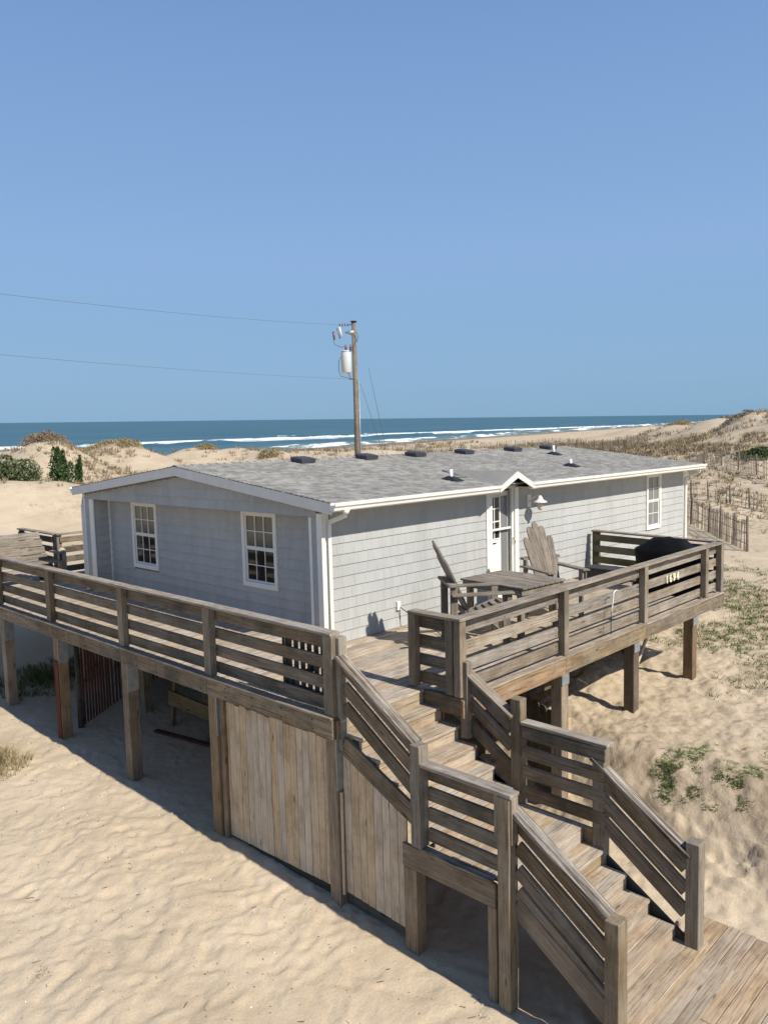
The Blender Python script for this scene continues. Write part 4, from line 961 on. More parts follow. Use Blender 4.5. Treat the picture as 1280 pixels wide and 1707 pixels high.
# ================================================================ storage walls of vertical boards
def board_wall(lab, y0, y1, topf, botf, x=0.05):
    w = empty('board_wall', (x, (y0+y1)/2, -2.0), 0, lab, 'board wall'); y = y0
    while y < y1-0.03:
        b = min(0.118+rr(-.012, .012), y1-y); t = topf(y+b/2)+rr(-0.03, 0.0)
        m, L = frame((x+rr(-.003, .003), y+b/2, botf(y+b/2)), (x, y+b/2, t), (-1, 0, 0)); put('board', box_mesh(L, b-0.006, 0.02, MW['skirt'], 0.002), None, w, m); y += b
    return w
w1 = board_wall('tall wall of upright pale boards closing the storage room under the deck', 0.16, 2.12, lambda y: -0.27, lambda y: -2.0-0.035*(y-0.2))
bx('bottom_plate', w1, 0.075, 0.11, 0.16, 2.12, -2.13, -2.0, MW['dark'], 0.004, 1); bx('top_plate', w1, 0.075, 0.11, 0.16, 2.12, -0.5, -0.4, MW['dark'], 0.004, 1)
w2 = board_wall('triangular wall of upright pale boards under the upper stair flight', -0.98, -0.03, lambda y: -0.36+0.455*(y+0.08), lambda y: -1.97+0.05*y)
bx('bottom_plate', w2, 0.075, 0.11, -0.98, -0.03, -2.13, -1.98, MW['dark'], 0.004, 1)
post('edge_trim', w2, 0.012, -0.05, -2.0, -0.82, 0.03, 0.03, MW['skirt'])

# dog-eared fence panel right of the stairs
fp = empty('fence_panel', (3.8, -0.2, -2.0), 0, 'short dark picket fence panel with dog-eared tops and a pale end post, under the deck', 'fence')
FA, FB = Vector((3.98, 0.22, 0)), Vector((3.68, -0.60, 0)); ud = (FB-FA).normalized(); nn = Vector((ud.y, -ud.x, 0))
for i in range(5):
    wd = 0.15; a = FA+ud*(i*0.168); h0, h1 = -2.1, -0.80-0.02*i; e = 0.035
    prof = [(0, h0), (wd, h0), (wd, h1-e), (wd-e, h1), (e, h1), (0, h1-e)]
    v = [a+ud*p+nn*t+Vector((0, 0, q)) for t in (-0.01, 0.01) for p, q in prof]
    pyd('picket', v, [(5, 4, 3, 2, 1, 0), (6, 7, 8, 9, 10, 11)]+[(k, (k+1) % 6, 6+(k+1) % 6, 6+k) for k in range(6)], MW['dark'], fp, Matrix.Identity(4))
c = FB+ud*0.07; post('end_post', fp, c.x, c.y, -2.3, -0.86, 0.09, 0.09, MW['skirt'])
board('fence_rail', fp, FA+Vector((0.03, 0, -1.1)), FB+Vector((0.03, 0, -1.1)), 0.04, 0.09, MW['dark'])

# slatted gate leaning inside the left railing
gt = empty('slatted_gate', (0.16, 0.5, 0.0), 0, 'dark slatted wooden gate standing just inside the left railing by the corner post', 'gate')
for i in range(8):
    yy = 0.06+i*0.118; bx('slat', gt, 0.135, 0.155, yy, yy+0.068, 0.06, 0.80, MW['dark'], 0.003, 2)
bx('gate_rail', gt, 0.156, 0.19, 0.05, 0.97, 0.70, 0.79, MW['dark'], 0.004, 1); bx('gate_rail', gt, 0.156, 0.19, 0.05, 0.97, 0.08, 0.17, MW['dark'], 0.004, 1)
board('brace', gt, (0.175, 0.93, 0.19), (0.175, 0.09, 0.68), 0.03, 0.07, MW['dark'])
bx('gate_stile', gt, 0.12, 0.16, 0.975, 1.03, 0.03, 0.86, MW['dark'], 0.004, 2)

# boardwalk
bwk = empty('boardwalk', (2.0, -4.5, -2.15), 0, 'low boardwalk of wide planks starting at the foot of the stairs', 'boardwalk')
y = -7.5
k = 0
while y < -3.10:
    for a, b in ((-0.6, 0.95+0.0*(k % 3)), (0.955, 2.45)):
        board('plank', bwk, (a, y+0.069, -2.165+rr(-.003, .003)), (b+rr(-.01, .01)*(b > 2), y+0.069, -2.165+rr(-.003, .003)), 0.138, 0.036, MW['walk'])
    y += 0.145; k += 1
for xx in (-0.5, 1.0, 2.35): bx('joist', bwk, xx-0.02, xx+0.02, -7.4, -3.15, -2.35, -2.19, MW['browned'], 0.003, 1)
# flatten check: sand under boardwalk stays below (see sand_ground)

# ================================================================ furniture
def adirondack(name, loc, rz, label, sc_=1.0):
    """local: faces +X; origin on the deck under the seat"""
    e = empty(name, loc, rz, label, 'chair', 'adirondack chairs on the deck'); B = WM[e] @ Matrix.Scale(sc_, 4)
    def b(nm, a, c, w, h, m=MW['grey'], upv=(0, 0, 1)):
        mm, L = frame(a, c, upv); return put(nm, box_mesh(L, w, h, m), None, e, B @ mm)
    for s in (-1, 1):
        b('leg', (0.33, s*0.29, 0.0), (0.33, s*0.29, 0.785), 0.035, 0.10, upv=(1, 0, 0))
        b('side_rail', (0.36, s*0.25, 0.56), (-0.46, s*0.25, 0.26), 0.03, 0.13)
        b('leg', (-0.40, s*0.30, 0.0), (-0.40, s*0.30, 0.90), 0.04, 0.10, upv=(1, 0, 0))
        b('armrest', (-0.44, s*0.33, 0.80), (0.42, s*0.33, 0.80), 0.13, 0.028)
        b('arm_bracket', (0.36, s*0.34, 0.62), (0.36, s*0.34, 0.785), 0.03, 0.07, upv=(1, 0, 0))
    b('back_rail', (-0.42, -0.36, 0.93), (-0.42, 0.36, 0.93), 0.12, 0.04); b('back_rail', (-0.22, -0.24, 0.52), (-0.22, 0.24, 0.52), 0.03, 0.08)
    b('footrest', (0.30, -0.27, 0.2), (0.30, 0.27, 0.2), 0.03, 0.08)
    for i in range(6):
        t = i/5; xx = 0.37-0.50*t; zz = 0.60-0.17*t; b('seat_slat', (xx, -0.27, zz), (xx, 0.27, zz), 0.088, 0.024)
    n = 5
    for i in range(n):
        s = (i-(n-1)/2)/((n-1)/2); y0 = s*0.17; y1 = s*0.235; L = 1.06-0.24*abs(s)**1.8
        w0, w1_ = 0.084, 0.117; prof = [(-w0/2, 0), (w0/2, 0), (w1_/2, L-0.09), (w1_*0.44, L-0.04), (w1_*0.26, L-0.008), (0, L), (-w1_*0.26, L-0.008), (-w1_*0.44, L-0.04), (-w1_/2, L-0.09)]
        v = []
        for t in (-0.011, 0.011):
            for p, q in prof:
                yy = y0+(y1-y0)*q/L+p; v.append(Vector((-0.13-0.46*q+t, yy, 0.46+0.99*q+t*0.5)))
        k = len(prof)
        fr, _ = frame((-0.13, y0, 0.46), (-0.13-0.46*L, y1, 0.46+0.99*L), (1, 0, 0)); inv = fr.inverted()
        pyd('back_slat', [inv @ q for q in v], [tuple(range(k)), tuple(range(2*k-1, k-1, -1))]+[(j, k+j, k+(j+1) % k, (j+1) % k) for j in range(k)], MW['grey'], e, B @ fr)
    return e
adirondack('adirondack_chair', (3.34, 0.60, 0.0), R(-38), 'grey wooden adirondack chair seen from the side, left of the square deck table', 1.03)
adirondack('adirondack_chair', (5.62, 0.74, 0.0), R(-114), 'grey wooden adirondack chair facing front beside the white door, its fan back upright')

tb = empty('deck_table', (4.45, 0.76, 0), R(-5), 'square table of weathered planks between the two adirondack chairs', 'table')
TW, TD, TZ = 0.52, 0.62, 0.80
def tbx(nm, x0, x1, y0, y1, z0, z1, ax=None):
    o = bx(nm, None, x0, x1, y0, y1, z0, z1, MW['grey'], 0.004, ax); m_ = o.matrix_basis.copy(); o.parent = tb; o.matrix_basis = m_; WM[o] = WM[tb] @ m_
nsl = 8
for i in range(nsl):
    a = -TW+2*TW*i/nsl; tbx('table_plank', a+0.004, a+2*TW/nsl-0.004, -TD, TD, TZ-0.03, TZ+rr(-.002, .002), 1)
for yy in (-TD+0.05, TD-0.05): tbx('apron', -TW+0.02, TW-0.02, yy-0.018, yy+0.018, TZ-0.125, TZ-0.032)
for xx in (-TW+0.03, TW-0.03): tbx('apron', xx-0.018, xx+0.018, -TD+0.07, TD-0.07, TZ-0.125, TZ-0.032)
for xx in (-TW+0.1, TW-0.1):
    for yy in (-TD+0.12, TD-0.12): tbx('leg', xx-0.042, xx+0.042, yy-0.042, yy+0.042, 0, TZ-0.033, 2)

# bench at the far left of the deck
bn = empty('garden_bench', (1.2, 11.4, 0), 0, 'wide weathered plank bench with a tall back at the far left end of the deck', 'bench')
for i in range(4): board('back_plank', bn, (0.25, 11.60+0.05*i, 0.50+0.165*i), (1.88-0.03*i, 11.60+0.05*i, 0.50+0.165*i), 0.03, 0.16, MW['grey'], (0, 0.3, 1))
for i in range(3): board('seat_plank', bn, (0.25, 11.12+0.15*i, 0.44), (2.0, 11.12+0.15*i, 0.44), 0.14, 0.035, MW['grey'])
for xx in (0.45, 1.75):
    post('leg', bn, xx, 11.15, 0, 0.42, 0.08, 0.08, MW['dark']); post('leg', bn, xx, 11.66, 0, 0.42, 0.08, 0.08, MW['dark'])
bx('armrest', bn, 1.93, 2.03, 11.05, 11.62, 0.60, 0.635, MW['grey'])
post('arm_support', bn, 1.98, 11.12, 0.46, 0.60, 0.05, 0.05, MW['dark'])
bl = tube('mooring_post', [(2.2, 11.55, 0.0), (2.2, 11.55, 0.55), (2.2, 11.55, 0.62), (2.2, 11.55, 0.66), (2.2, 11.55, 0.68)], [0.09, 0.09, 0.08, 0.055, 0.02], plain('pale_round_post', (0.5, 0.42, 0.3), 0.8, noise=0.2), None, 12)
tag(bl, 'short pale round-topped post beside the bench at the far end of the deck', 'post')

# covered grill
gr = empty('covered_grill', (8.5, 0.10, 0), R(4), 'barbecue grill under a black cover by the far end railing', 'grill')
def cover_mesh():
    L, D = 0.56, 0.26; rings = []
    prof = [(0.02, 1.0, 1.0), (0.35, 0.99, 1.0), (0.70, 1.0, 1.02), (0.84, 1.04, 1.06), (0.865, 1.0, 1.0), (0.95, 0.80, 0.86), (1.05, 0.64, 0.62), (1.085, 0.54, 0.42), (1.095, 0.3, 0.2)]
    n = 48; v = []; f = []
    for j, (z, sl_, sd) in enumerate(prof):
        for i in range(n):
            a = 2*math.pi*i/n; c_, s_ = math.cos(a), math.sin(a); p = 5.0 if z < 0.9 else 3.2
            r_ = (abs(c_)**p+abs(s_)**p)**(-1/p); fold = 0.05*math.sin(7*a+2*z*3)*(1.25-z)+0.03*math.sin(15*a+z*9)*(1.2-z)
            x_ = D*sd*r_*c_*(1+fold); y_ = L*sl_*r_*s_*(1+fold*0.6); zz = 0.95*z+0.012*math.sin(5*a+j)
            if z > 1.0: zz -= 0.05*abs(y_)/L
            v.append((x_, y_, zz))
    for j in range(len(prof)-1):
        for i in range(n): f.append((j*n+i, j*n+(i+1) % n, (j+1)*n+(i+1) % n, (j+1)*n+i))
    f.append(tuple(range((len(prof)-1)*n, len(prof)*n)))
    return v, f
cov = plain('black_vinyl_cover', (0.006, 0.006, 0.006), 0.62, noise=0.3, nscale=4, bump=0.5)
cov.node_tree.nodes['Principled BSDF'].inputs['Specular IOR Level'].default_value = 0.15
v, f = cover_mesh(); me = bpy.data.meshes.new('cover'); me.from_pydata(v, [], f); me.polygons.foreach_set('use_smooth', [True]*len(me.polygons)); o = put('grill_cover', me, cov, gr, WM[gr])
for s in (-1, 1):
    o = tube('wheel', [(8.55-0.05*s+0.0, 0.25+0.5*s-0.03, 0.07), (8.55-0.05*s, 0.25+0.5*s+0.03, 0.07)], 0.07, black, gr, 14)
bxn = empty('deck_box', (9.0, 1.55, 0), 0, 'low black box on the deck beneath the olive end railing', 'box')
bx('box_body', bxn, 8.75, 9.12, 1.15, 1.95, 0.0, 0.24, black, 0.01); bx('lid', bxn, 8.73, 9.14, 1.13, 1.97, 0.242, 0.28, ventm, 0.01)

# ================================================================ things under the deck
def picket_fence(label, pts, h, gap, w, th, m, wire_z=(0.25, 0.6, 0.9), posts=None, group='sand fences in the dunes', jitter=0.02, topz=None, name='sand_fence', lean=0.0, miss=0.0):
    c = pts[len(pts)//2]; e = empty(name, (c[0], c[1], gz(*c)), 0, label, 'fence', group)
    mb = MB(); line = []
    for (xa, ya), (xb, yb_) in zip(pts[:-1], pts[1:]):
        L = math.hypot(xb-xa, yb_-ya); n_ = max(1, int(L/gap))
        for i in range(n_):
            t = i/n_; x = xa+(xb-xa)*t; y = ya+(yb_-ya)*t; z = gz(x, y); hh = h*rr(0.93, 1.04); zt = topz if topz is not None else z+hh
            line.append((x, y, z, zt))
            if random.random() < miss: continue
            mb.stick((x, y, z-0.1), (x+rr(-jitter, jitter)+lean, y+rr(-jitter, jitter), zt+rr(-.02, .02)), w, th)
    mb.obj('picket', m, e)
    for wz in wire_z:
        q = line[::max(1, len(line)//12)]
        if len(q) > 1: tube('wire', [(a, b, c_+(d-c_)*wz) for a, b, c_, d in q], 0.006 if m is not MW['sandf'] else 0.012, rope, e, 4)
    if posts:
        L = len(line)
        for i in range(posts):
            a, b, c_, d = line[min(L-1, int(i*(L-1)/max(1, posts-1)))]
            tube('fence_post', [(a+0.05, b, c_-0.2), (a+0.05+rr(-.05, .05), b+rr(-.05, .05), d+0.12)], 0.045, MW['sandf'] if m is not MW['red'] else MW['dark'], e, 6)
    return e
picket_fence('rust red slat fence in the shade under the left side of the deck', [(0.40, 7.2), (1.3, 7.8), (2.2, 8.2), (3.6, 8.5)], 1.3, 0.095, 0.036, 0.012, MW['red'], posts=3, group='slat fences under the deck', jitter=0.01, topz=-0.45, name='slat_fence')
picket_fence('rust red slat fence under the right side of the deck behind the front posts', [(3.9, 1.0), (5.2, 1.1), (7.2, 1.9), (9.5, 2.6)], 1.3, 0.075, 0.04, 0.012, MW['red'], posts=3, group='slat fences under the deck', jitter=0.01, topz=-0.36, name='slat_fence')
lb = empty('timber_trestle', (1.8, 5.4, -2), 0, 'rough brown timber trestle lying in the shade under the deck', 'trestle')
board('plank', lb, (1.62, 6.2, -1.52), (1.75, 4.75, -1.62), 0.05, 0.26, MW['timber']); board('leg', lb, (1.55, 6.05, -2.15), (1.75, 6.15, -1.1), 0.07, 0.08, MW['timber'], (0, 1, 0)); board('leg', lb, (1.6, 5.0, -2.15), (1.75, 4.95, -1.3), 0.07, 0.08, MW['timber'], (0, 1, 0))
rb = board('red_board', None, (1.2, 6.0, gz(1.2, 6)+0.03), (1.5, 4.7, gz(1.5, 4.7)+0.03), 0.09, 0.04, MW['red']); tag(rb, 'reddish board lying on the shaded sand in front of the timber trestle', 'board')
pp = tube('waste_pipe', [(7.5, 0.0, -0.30), (7.45, 0.0, -0.60), (7.05, 0.0, -1.05), (6.9, 0.0, -1.25)], 0.03, plain('tan_pvc', (0.5, 0.43, 0.33), 0.6), None, 8); tag(pp, 'slanting pale drain pipe running into the sand beneath the right-hand deck', 'pipe')
ub = empty('utility_box', (11.0, 3.0, -1.6), 0, 'white utility cabinet standing on the sand far under the cottage', 'cabinet')
bx('cabinet_body', ub, 10.6, 11.4, 3.0, 3.5, -1.7, -0.85, pvc, 0.01); bx('cabinet_lid', ub, 10.57, 11.43, 2.97, 3.53, -0.848, -0.82, white, 0.005)

# ================================================================ utility pole
PX, PY = P2(598, 40); PZ = gz(PX, PY); PT = 3.049+40*((697-540)/1319.8)+tilt(PX, PY)
upole = empty('utility_pole', (PX, PY, PZ), 0, 'tall wooden utility pole with a white transformer rising behind the cottage roof', 'utility pole')
side = Vector((-0.70, 0.71, 0)); tow = Vector((-0.7, -0.7, 0))
base = Vector((PX, PY, 0))
tube('pole', [base+Vector((0, 0, PZ-0.5)), base+Vector((0.02, 0, (PZ+PT)/2)), base+Vector((0, 0, PT))], 0.155, MW['pole'], upole, 14, 0.11)
tube('pole_cap', [base+Vector((0, 0, PT)), base+Vector((0, 0, PT+0.05))], 0.16, black, upole, 12)
def rel(dx, dz, dt=0.0): return base+side*dx+tow*dt+Vector((0, 0, PT-dz))
tube('transformer', [rel(0.42, 1.45), rel(0.42, 1.50), rel(0.42, 2.45), rel(0.42, 2.50)], [0.24, 0.26, 0.255, 0.22], tank, upole, 18)
tube('transformer_lid', [rel(0.42, 1.45), rel(0.42, 1.38)], [0.27, 0.18], tank, upole, 18)
for dx, dt in ((0.42, 0.0), (0.18, 0.12)): tube('bushing', [rel(dx, 1.40, dt), rel(dx, 1.30, dt), rel(dx, 1.25, dt), rel(dx, 1.18, dt), rel(dx, 1.10, dt)], [0.07, 0.05, 0.07, 0.04, 0.03], cer, upole, 8)
tube('crossarm_insulator', [rel(0.12, 0.12), rel(0.25, 0.12)], 0.03, metal, upole)
for k in range(4): tube('insulator', [rel(0.27+0.13*k, 0.12), rel(0.33+0.13*k, 0.12)], [0.09, 0.06], cer, upole, 10)
tube('bracket', [rel(0.0, 0.52), rel(0.45, 0.50)], [0.16, 0.03], metal, upole, 8)
tube('fuse_cutout', [rel(0.72, 0.22), rel(0.62, 0.75)], 0.06, tank, upole, 8); tube('fuse_tube', [rel(0.85, 0.28), rel(0.70, 0.80)], 0.025, cer, upole, 6)
tube('lightning_arrester', [rel(1.02, 0.45), rel(0.98, 0.85)], [0.07, 0.05], cer, upole, 6)
for q in ([(1.02, .85), (0.95, 1.1), (0.6, 1.25), (0.45, 1.15)], [(0.6, 1.6), (0.78, 1.9), (0.8, 2.4), (0.7, 2.65), (0.3, 2.75), (0.0, 2.75)], [(0.55, 1.7), (0.4, 2.3), (0.25, 2.7)], [(-0.12, 0.5), (-0.2, 0.7), (-0.13, 1.0)]):
    tube('jumper_cable', [rel(a, b, 0.2) for a, b in q], 0.02, rope, upole, 5)
tube('service_bracket', [rel(0.3, 2.78), rel(-0.15, 2.78)], 0.05, metal, upole, 6)
tube('conduit', [rel(-0.17, 2.9, 0.05), rel(-0.19, 9.5, 0.05)], 0.028, metal, upole, 6)
def wire(label, a, b, sag, r=0.011, ext=1.5):
    a, b = Vector(a), Vector(b); pts = []
    for i in range(25):
        t = i/24*ext; p = a+(b-a)*t; p.z -= sag*4*(t/ext)*(1-t/ext); pts.append(p)
    o = tube('overhead_wire', pts, r, rope, None, 5); return tag(o, label, 'power line', 'overhead power lines')
def ray_pt(px, py, dist):
    q = ri*(px-640)/1319.8+up*(853.5-py)/1319.8+fw; q = q*(dist/math.hypot(q.x, q.y)); return CAM+q
wire('upper of the two overhead power lines, from the insulators at the top of the pole', rel(0.75, 0.12), ray_pt(0, 477, 26.4), 0.25, 0.007)
wire('lower of the two overhead power lines, from the bracket below the transformer', rel(0.35, 2.78), ray_pt(0, 582, 26.4), 0.18, 0.006)
for lab, q in (('right-hand guy wire slanting down behind the roof', ((614, 612), (634, 705))), ('left-hand guy wire slanting down from the pole', ((601, 640), (622, 705)))):
    a, b = ray_pt(*q[0], 41.5), ray_pt(*q[1], 43.0); o = tube('guy_wire', [a, a+(b-a)*1.0, a+(b-a)*2.9], 0.012, rope, None, 5); tag(o, lab, 'guy wire', 'guy wires of the pole')

# ================================================================ sand fences
def G(px, d): return P2(px, d)
picket_fence('nearest sand fence of upright slats on the slope beyond the right end of the cottage', [G(1130, 40), G(1185, 36.5), G(1225, 33), G(1250, 31)], 1.15, 0.125, 0.035, 0.012, MW['sandf'], posts=6, lean=0.05, miss=0.15, jitter=0.05)
picket_fence('sand fence crossing behind the nearest slat fence on the right', [G(1125, 47), G(1200, 45), G(1300, 43)], 0.9, 0.22, 0.03, 0.012, MW['sandf'], posts=6, miss=0.3, jitter=0.06)
picket_fence('slat fence running in front of the green bush at the right edge', [G(1150, 62), G(1200, 58), G(1300, 51)], 1.1, 0.2, 0.035, 0.014, MW['sandf'], posts=6, miss=0.15)
picket_fence('short slat fence climbing the bank beside the far roof corner', [G(1150, 54), G(1165, 58), G(1172, 66)], 0.9, 0.25, 0.035, 0.014, MW['sandf'], posts=4, miss=0.1)
picket_fence('long low sand fence at the back of the beach above the roof ridge', [G(640, 105), G(760, 112), G(880, 124), G(960, 135)], 1.2, 0.4, 0.06, 0.02, MW['sandf'], posts=22, wire_z=(0.6,), miss=0.1)
picket_fence('dense sand fence at the right end of the beach below the dunes', [G(950, 112), G(1000, 106), G(1045, 100), G(1080, 108)], 1.6, 0.22, 0.06, 0.02, MW['sandf'], posts=12, wire_z=(0.6,), jitter=0.1, miss=0.1)

# ================================================================ vegetation
def blades(cent, h, w, n, spread, curve=0.35):
    """numpy grass: arrays of centres (k,3); returns verts, faces, rnd"""
    k = len(cent); tot = k*n; c = np.repeat(cent, n, 0); hh = np.repeat(h, n)*rng.uniform(0.55, 1.1, tot)
    a = rng.uniform(0, 2*np.pi, tot); sp = np.repeat(spread, n); rad = sp*rng.uniform(0, 1, tot)**0.7
    bx_ = c[:, 0]+rad*np.cos(a); by_ = c[:, 1]+rad*np.sin(a); bz_ = c[:, 2]
    le = hh*curve*rng.uniform(0.3, 1.6, tot); a2 = a+rng.uniform(-0.8, 0.8, tot)
    wv = np.repeat(w, n); a3 = rng.uniform(0, 2*np.pi, tot); wx = np.cos(a3)*wv/2; wy = np.sin(a3)*wv/2
    V = np.zeros((tot, 5, 3))
    for j, (t, lt, ws) in enumerate(((0, 0, 1), (0, 0, -1), (0.6, 0.35, 0.7), (0.6, 0.35, -0.7), (1, 1, 0))):
        V[:, j, 0] = bx_+le*lt*np.cos(a2)+wx*ws; V[:, j, 1] = by_+le*lt*np.sin(a2)+wy*ws; V[:, j, 2] = bz_-0.02+hh*t*(1 if t < 1 else 0.95)
    i = np.arange(tot)*5; F3 = np.concatenate([np.stack([i, i+1, i+3], 1), np.stack([i, i+3, i+2], 1), np.stack([i+2, i+3, i+4], 1)])
    r = rng.uniform(0, 1, tot); return V.reshape(-1, 3), F3, np.concatenate([r, r, r])
def tri_obj(name, V, F, rnd, material, parent=None, kind=None):
    me = bpy.data.meshes.new(name); me.vertices.add(len(V)); me.vertices.foreach_set('co', V.astype(np.float32).ravel())
    nf = len(F); me.loops.add(nf*3); me.loops.foreach_set('vertex_index', F.astype(np.int32).ravel()); me.polygons.add(nf)
    me.polygons.foreach_set('loop_start', np.arange(0, nf*3, 3, dtype=np.int32)); me.polygons.foreach_set('loop_total', np.full(nf, 3, np.int32))
    at = me.attributes.new('rnd', 'FLOAT', 'FACE'); at.data.foreach_set('value', rnd.astype(np.float32)); me.update(calc_edges=True)
    o = put(name, me, material, parent, None)
    if kind: o['kind'] = kind
    return o
def scatter(n, x0, x1, y0, y1, maskf, pw=1.0):
    x = rng.uniform(x0, x1, n); y = rng.uniform(y0, y1, n); keep = rng.uniform(0, 1, n) < np.clip(maskf(x, y), 0, 1)**pw
    return x[keep], y[keep]
def inview(x, y):
    b = np.degrees(np.arctan2(y-CY, x-CX)); return (b > 14) & (b < 74)
def clearhouse(x, y): return ~((x > -0.2) & (x < 14.6) & (y > -0.8) & (y < 14.3))
# brush on the dunes (dry, brown) and dune grass
x, y = scatter(60000, 5, 130, 5, 130, lambda a, b: vegmask(a, b)*0.75, 1.4); k = inview(x, y) & clearhouse(x, y); x, y = x[k], y[k]
d = np.hypot(x-CX, y-CY); s = np.clip(d/70, 0.45, 1.5)
half = rng.uniform(0, 1, len(x)) < 0.6
for sel, nm, lab_m in ((half, 'brush', brownbrush), (~half, 'dune_grass', drygrass)):
    xs, ys = x[sel], y[sel]; c = np.stack([xs, ys, ground(xs, ys)], 1); ss = s[sel]
    V, F, r = blades(c, 0.42*ss*rng.uniform(0.6, 1.3, len(xs)), 0.05*ss, 12, 0.30*ss, 0.6); tri_obj(nm, V, F, r, lab_m, None, 'stuff')
# green grass field on the right
x, y = scatter(26000, 6, 24, -5, 9, lambda a, b: greenmask(a, b)*0.8, 1.3); k = clearhouse(x, y) | ((x > 9.5) & (y < 2)); x, y = x[k], y[k]
V, F, r = blades(np.stack([x, y, ground(x, y)], 1), rng.uniform(0.04, 0.13, len(x)), np.full(len(x), 0.014), 9, np.full(len(x), 0.09), 0.8); tri_obj('low_grass', V, F, r, greengrass, None, 'stuff')
# bright creeper patches near the bank
def patch(label, pts, n, h, m, w=0.02, nb=10, cat='plant', group='green ground plants on the sand bank'):
    cs = []
    for (cx_, cy_, rx, ry) in pts:
        a = rng.uniform(0, 6.28, n); q = rng.uniform(0, 1, n)**0.6; cs.append(np.stack([cx_+1.5*rx*q*np.cos(a), cy_+1.5*ry*q*np.sin(a)], 1))
    c = np.concatenate(cs); nn_ = fbm(c[:, 0]/0.28, c[:, 1]/0.28, 3, 300); c = c[nn_ > -0.19]; z = ground(c[:, 0], c[:, 1])
    V, F, r = blades(np.stack([c[:, 0], c[:, 1], z], 1), rng.uniform(h*0.4, h, len(c)), np.full(len(c), w), nb, np.full(len(c), 0.05), 0.9)
    o0 = V.mean(0); o = tri_obj('ground_plant', V-o0, F, r, m); o.matrix_basis = Matrix.Translation(Vector(o0)); o.name = 'ground_creeper'; o['kind'] = 'stuff'; return o
patch('green creeper', [(4.42, -1.78, .22, .12), (4.62, -1.95, .22, .12), (4.85, -2.15, .28, .14), (5.0, -2.4, .2, .12), (4.08, -1.95, .18, .1), (4.2, -2.2, .2, .1), (4.3, -2.5, .25, .12), (4.36, -2.8, .25, .1), (4.6, -2.75, .2, .1), (4.9, -3.2, .3, .15), (5.6, -2.9, .4, .2), (5.5, -3.5, .4, .2)], 420, 0.038, lowgreen, 0.011)

# tuft at the left edge, green undergrowth below the deck at left
def tuft(name, label, cx_, cy_, rad, n, h, m, group=None, w=0.008, nb=7):
    a = rng.uniform(0, 6.28, n); q = rng.uniform(0, 1, n)**0.7*rad; x = cx_+q*np.cos(a); y = cy_+q*np.sin(a)
    V, F, r = blades(np.stack([x, y, ground(x, y)], 1), h*(1.1-q/rad*0.6), np.full(n, w), nb, np.full(n, 0.04), 0.7)
    o0 = np.array([cx_, cy_, gz(cx_, cy_)]); o = tri_obj(name, V-o0, F, r, m); o.matrix_basis = Matrix.Translation(Vector(o0)); tag(o, label, 'grass', group)
tuft('grass_tuft', 'tuft of dry tan grass on the sand at the left edge', -1.25, 6.6, 0.55, 150, 0.38, drygrass, w=0.009)
tuft('grass_tuft', 'low green grass in the shade beneath the far left of the deck', 1.0, 10.2, 1.1, 260, 0.28, greengrass, w=0.016)
tuft('grass_tuft', 'small dry sprigs of grass in the foreground sand at the bottom left', -2.75, 1.35, 0.10, 12, 0.10, drygrass, w=0.004)
# debris: twigs on the sand
mb = MB()
for i in range(240):
    x, y = rr(-5, 0), rr(-4.5, 9)
    if i > 170: x, y = rr(2, 9), rr(-5, -1)
    z = gz(x, y)+0.006; a = rr(0, 6.28); L = rr(0.02, 0.09)
    mb.stick((x, y, z), (x+L*math.cos(a), y+L*math.sin(a), z+rr(0, 0.015)), 0.004, 0.004)
for i in range(900):
    x, y = rr(-5.2, 0), rr(-5.0, 9); z = gz(x, y)+0.003; a = rr(0, 6.28); L = rr(0.006, 0.02); mb.stick((x, y, z), (x+L*math.cos(a), y+L*math.sin(a), z+0.002), 0.006, 0.004)
o = mb.obj('twig_debris', MW['browned'])
mb = MB()
for i in range(140):
    x, y = rr(-5.2, 0), rr(-5.0, 9); z = gz(x, y)+0.004; a = rr(0, 6.28); L = rr(0.008, 0.022); mb.stick((x, y, z), (x+L*math.cos(a), y+L*math.sin(a), z+0.003), 0.012, 0.005)
mb.obj('shell_bits', pvc)

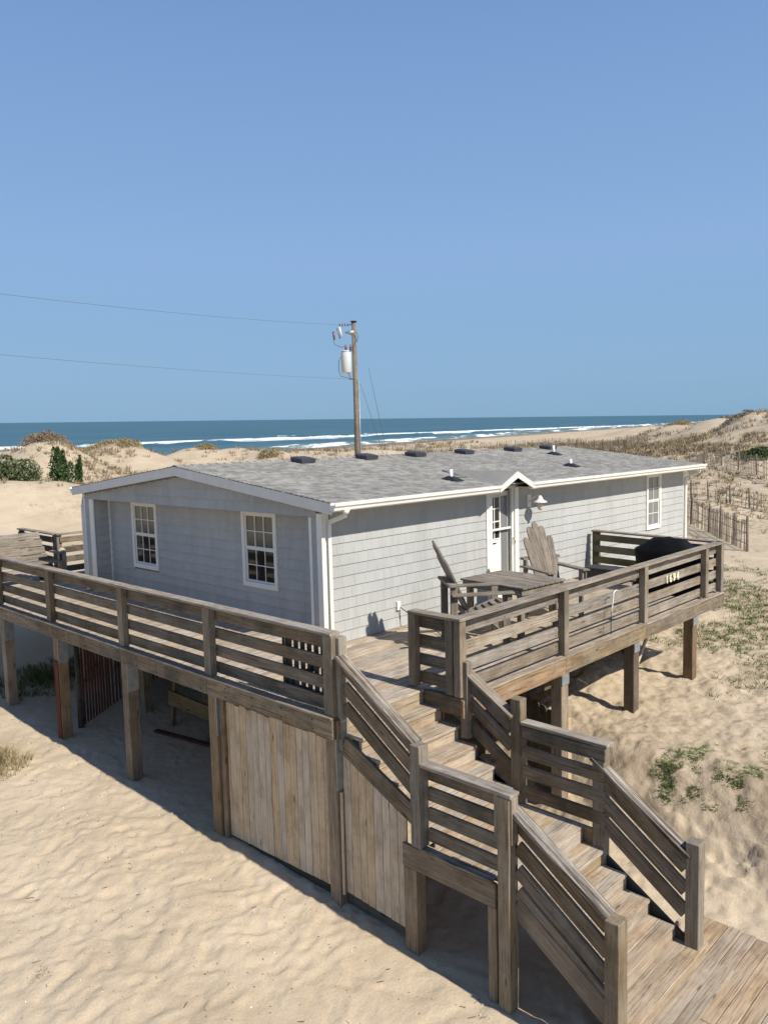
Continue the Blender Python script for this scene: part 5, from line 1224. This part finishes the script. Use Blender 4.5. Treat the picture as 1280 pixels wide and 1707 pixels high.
# shrubs: thing > foliage, stem
def shrub(name, label, x, y, w, h, n, leaf, m, group=None, cone=False, lobes=7):
    z = gz(x, y); e = empty(name, (x, y, z), 0, label, 'shrub' if 'juniper' not in name else 'bush', group)
    cl = []
    for i in range(lobes):
        a = rr(0, 6.28); q = rr(0, 0.38)*w; hh = h*rr(0.45, 1.0)
        cl.append((q*math.cos(a), q*math.sin(a), hh, w*rr(0.16, 0.30)))
    P = []
    for j in range(n):
        cx_, cy_, hh, rad = cl[rng.integers(lobes)]; t = rng.uniform(0, 1)**0.8
        rr_ = rad*((1-t)**0.7 if cone else math.sqrt(max(0.05, 1-(2*t-1.0)**2)))*rng.uniform(0.6, 1.1); a = rng.uniform(0, 6.28)
        P.append((x+cx_+rr_*math.cos(a), y+cy_+rr_*math.sin(a), z+0.05+t*hh))
    P = np.array(P); k = len(P)
    if name == 'brush_mound': P[:, 2] += ground(P[:, 0], P[:, 1])-z
    
    d1 = rng.normal(size=(k, 3)); d1[:, 2] = np.abs(d1[:, 2])+0.4; d1 /= np.linalg.norm(d1, axis=1)[:, None]; d2 = np.cross(d1, rng.normal(size=(k, 3))); d2 /= np.linalg.norm(d2, axis=1)[:, None]
    s = leaf*rng.uniform(0.6, 1.4, k)[:, None]; V = np.stack([P-d2*s*0.35, P+d2*s*0.35, P+d1*s], 1).reshape(-1, 3); F = np.arange(3*k).reshape(k, 3)
    hrel = np.clip((P[:, 2]-z)/h, 0, 1); r = np.clip(rng.uniform(0, 1, k), 0, 1)
    o0 = np.array([x, y, z]); o = tri_obj('foliage', V-o0, F, r, m, e); o.matrix_basis = Matrix.Identity(4)
    for cx_, cy_, hh, rad in cl[:5]: tube('stem', [(x+cx_*0.2, y+cy_*0.2, z-0.1), (x+cx_*0.7, y+cy_*0.7, z+hh*0.45), (x+cx_, y+cy_, z+hh*0.8)], 0.035, MW['dark'], e, 5, 0.012)
    return e
def SP(px, d): return P2(px, d)
shrub('shrub', 'large grey-green shrub at the left edge in the dunes', *SP(12, 43), 3.0, 1.5, 5200, 0.13, shrubgreen, 'green shrubs left of the cottage', lobes=9)
shrub('shrub', 'smaller grey-green shrub between the left edge shrub and the dark juniper', *SP(54, 43.5), 1.4, 0.95, 1800, 0.11, shrubgreen, 'green shrubs left of the cottage')
shrub('juniper_bush', 'dark green upright juniper with several spires left of the cottage roof', *SP(106, 44), 1.9, 2.2, 4600, 0.12, junigreen, cone=True, lobes=16)
shrub('juniper_bush', 'thin dark juniper spire touching the larger juniper on its right', *SP(131, 44), 0.6, 1.9, 1300, 0.12, junigreen, cone=True, lobes=4)
shrub('shrub', 'round dark green bush behind the slat fence at the right edge', *SP(1262, 64), 3.4, 1.2, 4800, 0.13, junigreen, lobes=9)
for i, (px, dd, w, h, lab) in enumerate(((80, 75, 3.6, 1.1, 'brown twiggy brush mound on the dune crest at far left'), (185, 84, 4.5, 0.7, 'low tan grass mound on the crest left of the roof peak'), (215, 83, 2.6, 0.9, 'olive grass clump at the right end of the left dune crest'),
        (455, 84, 2.6, 0.9, 'olive grass clump on the small dune above the roof'), (430, 76, 2.2, 0.7, 'brown bush below the olive clump above the roof'), (350, 91, 2.2, 0.6, 'grass cap on the low dune left of the pole'),
        (485, 66, 1.6, 0.5, 'small brown tuft just behind the first roof vent'), (560, 84, 3.6, 0.6, 'tan grass ridge left of the utility pole'), (1045, 118, 5, 1.1, 'dark brush mound at the foot of the right dunes'), (1135, 143, 5, 1.0, 'brush on the crest of the middle right dune'),
        (1225, 118, 5, 0.9, 'brush on the shoulder of the highest dune'), (150, 52, 2.6, 0.9, 'dry brown bush right of the juniper'))):
    shrub('brush_mound', lab, *SP(px, dd), w*1.25, h*0.75, 3200, 0.11, [brownbrush, drygrass][i % 2] if i in (0, 4, 6, 8, 9, 10, 11) else drygrass, 'brush mounds in the dunes', lobes=16, cone=True)
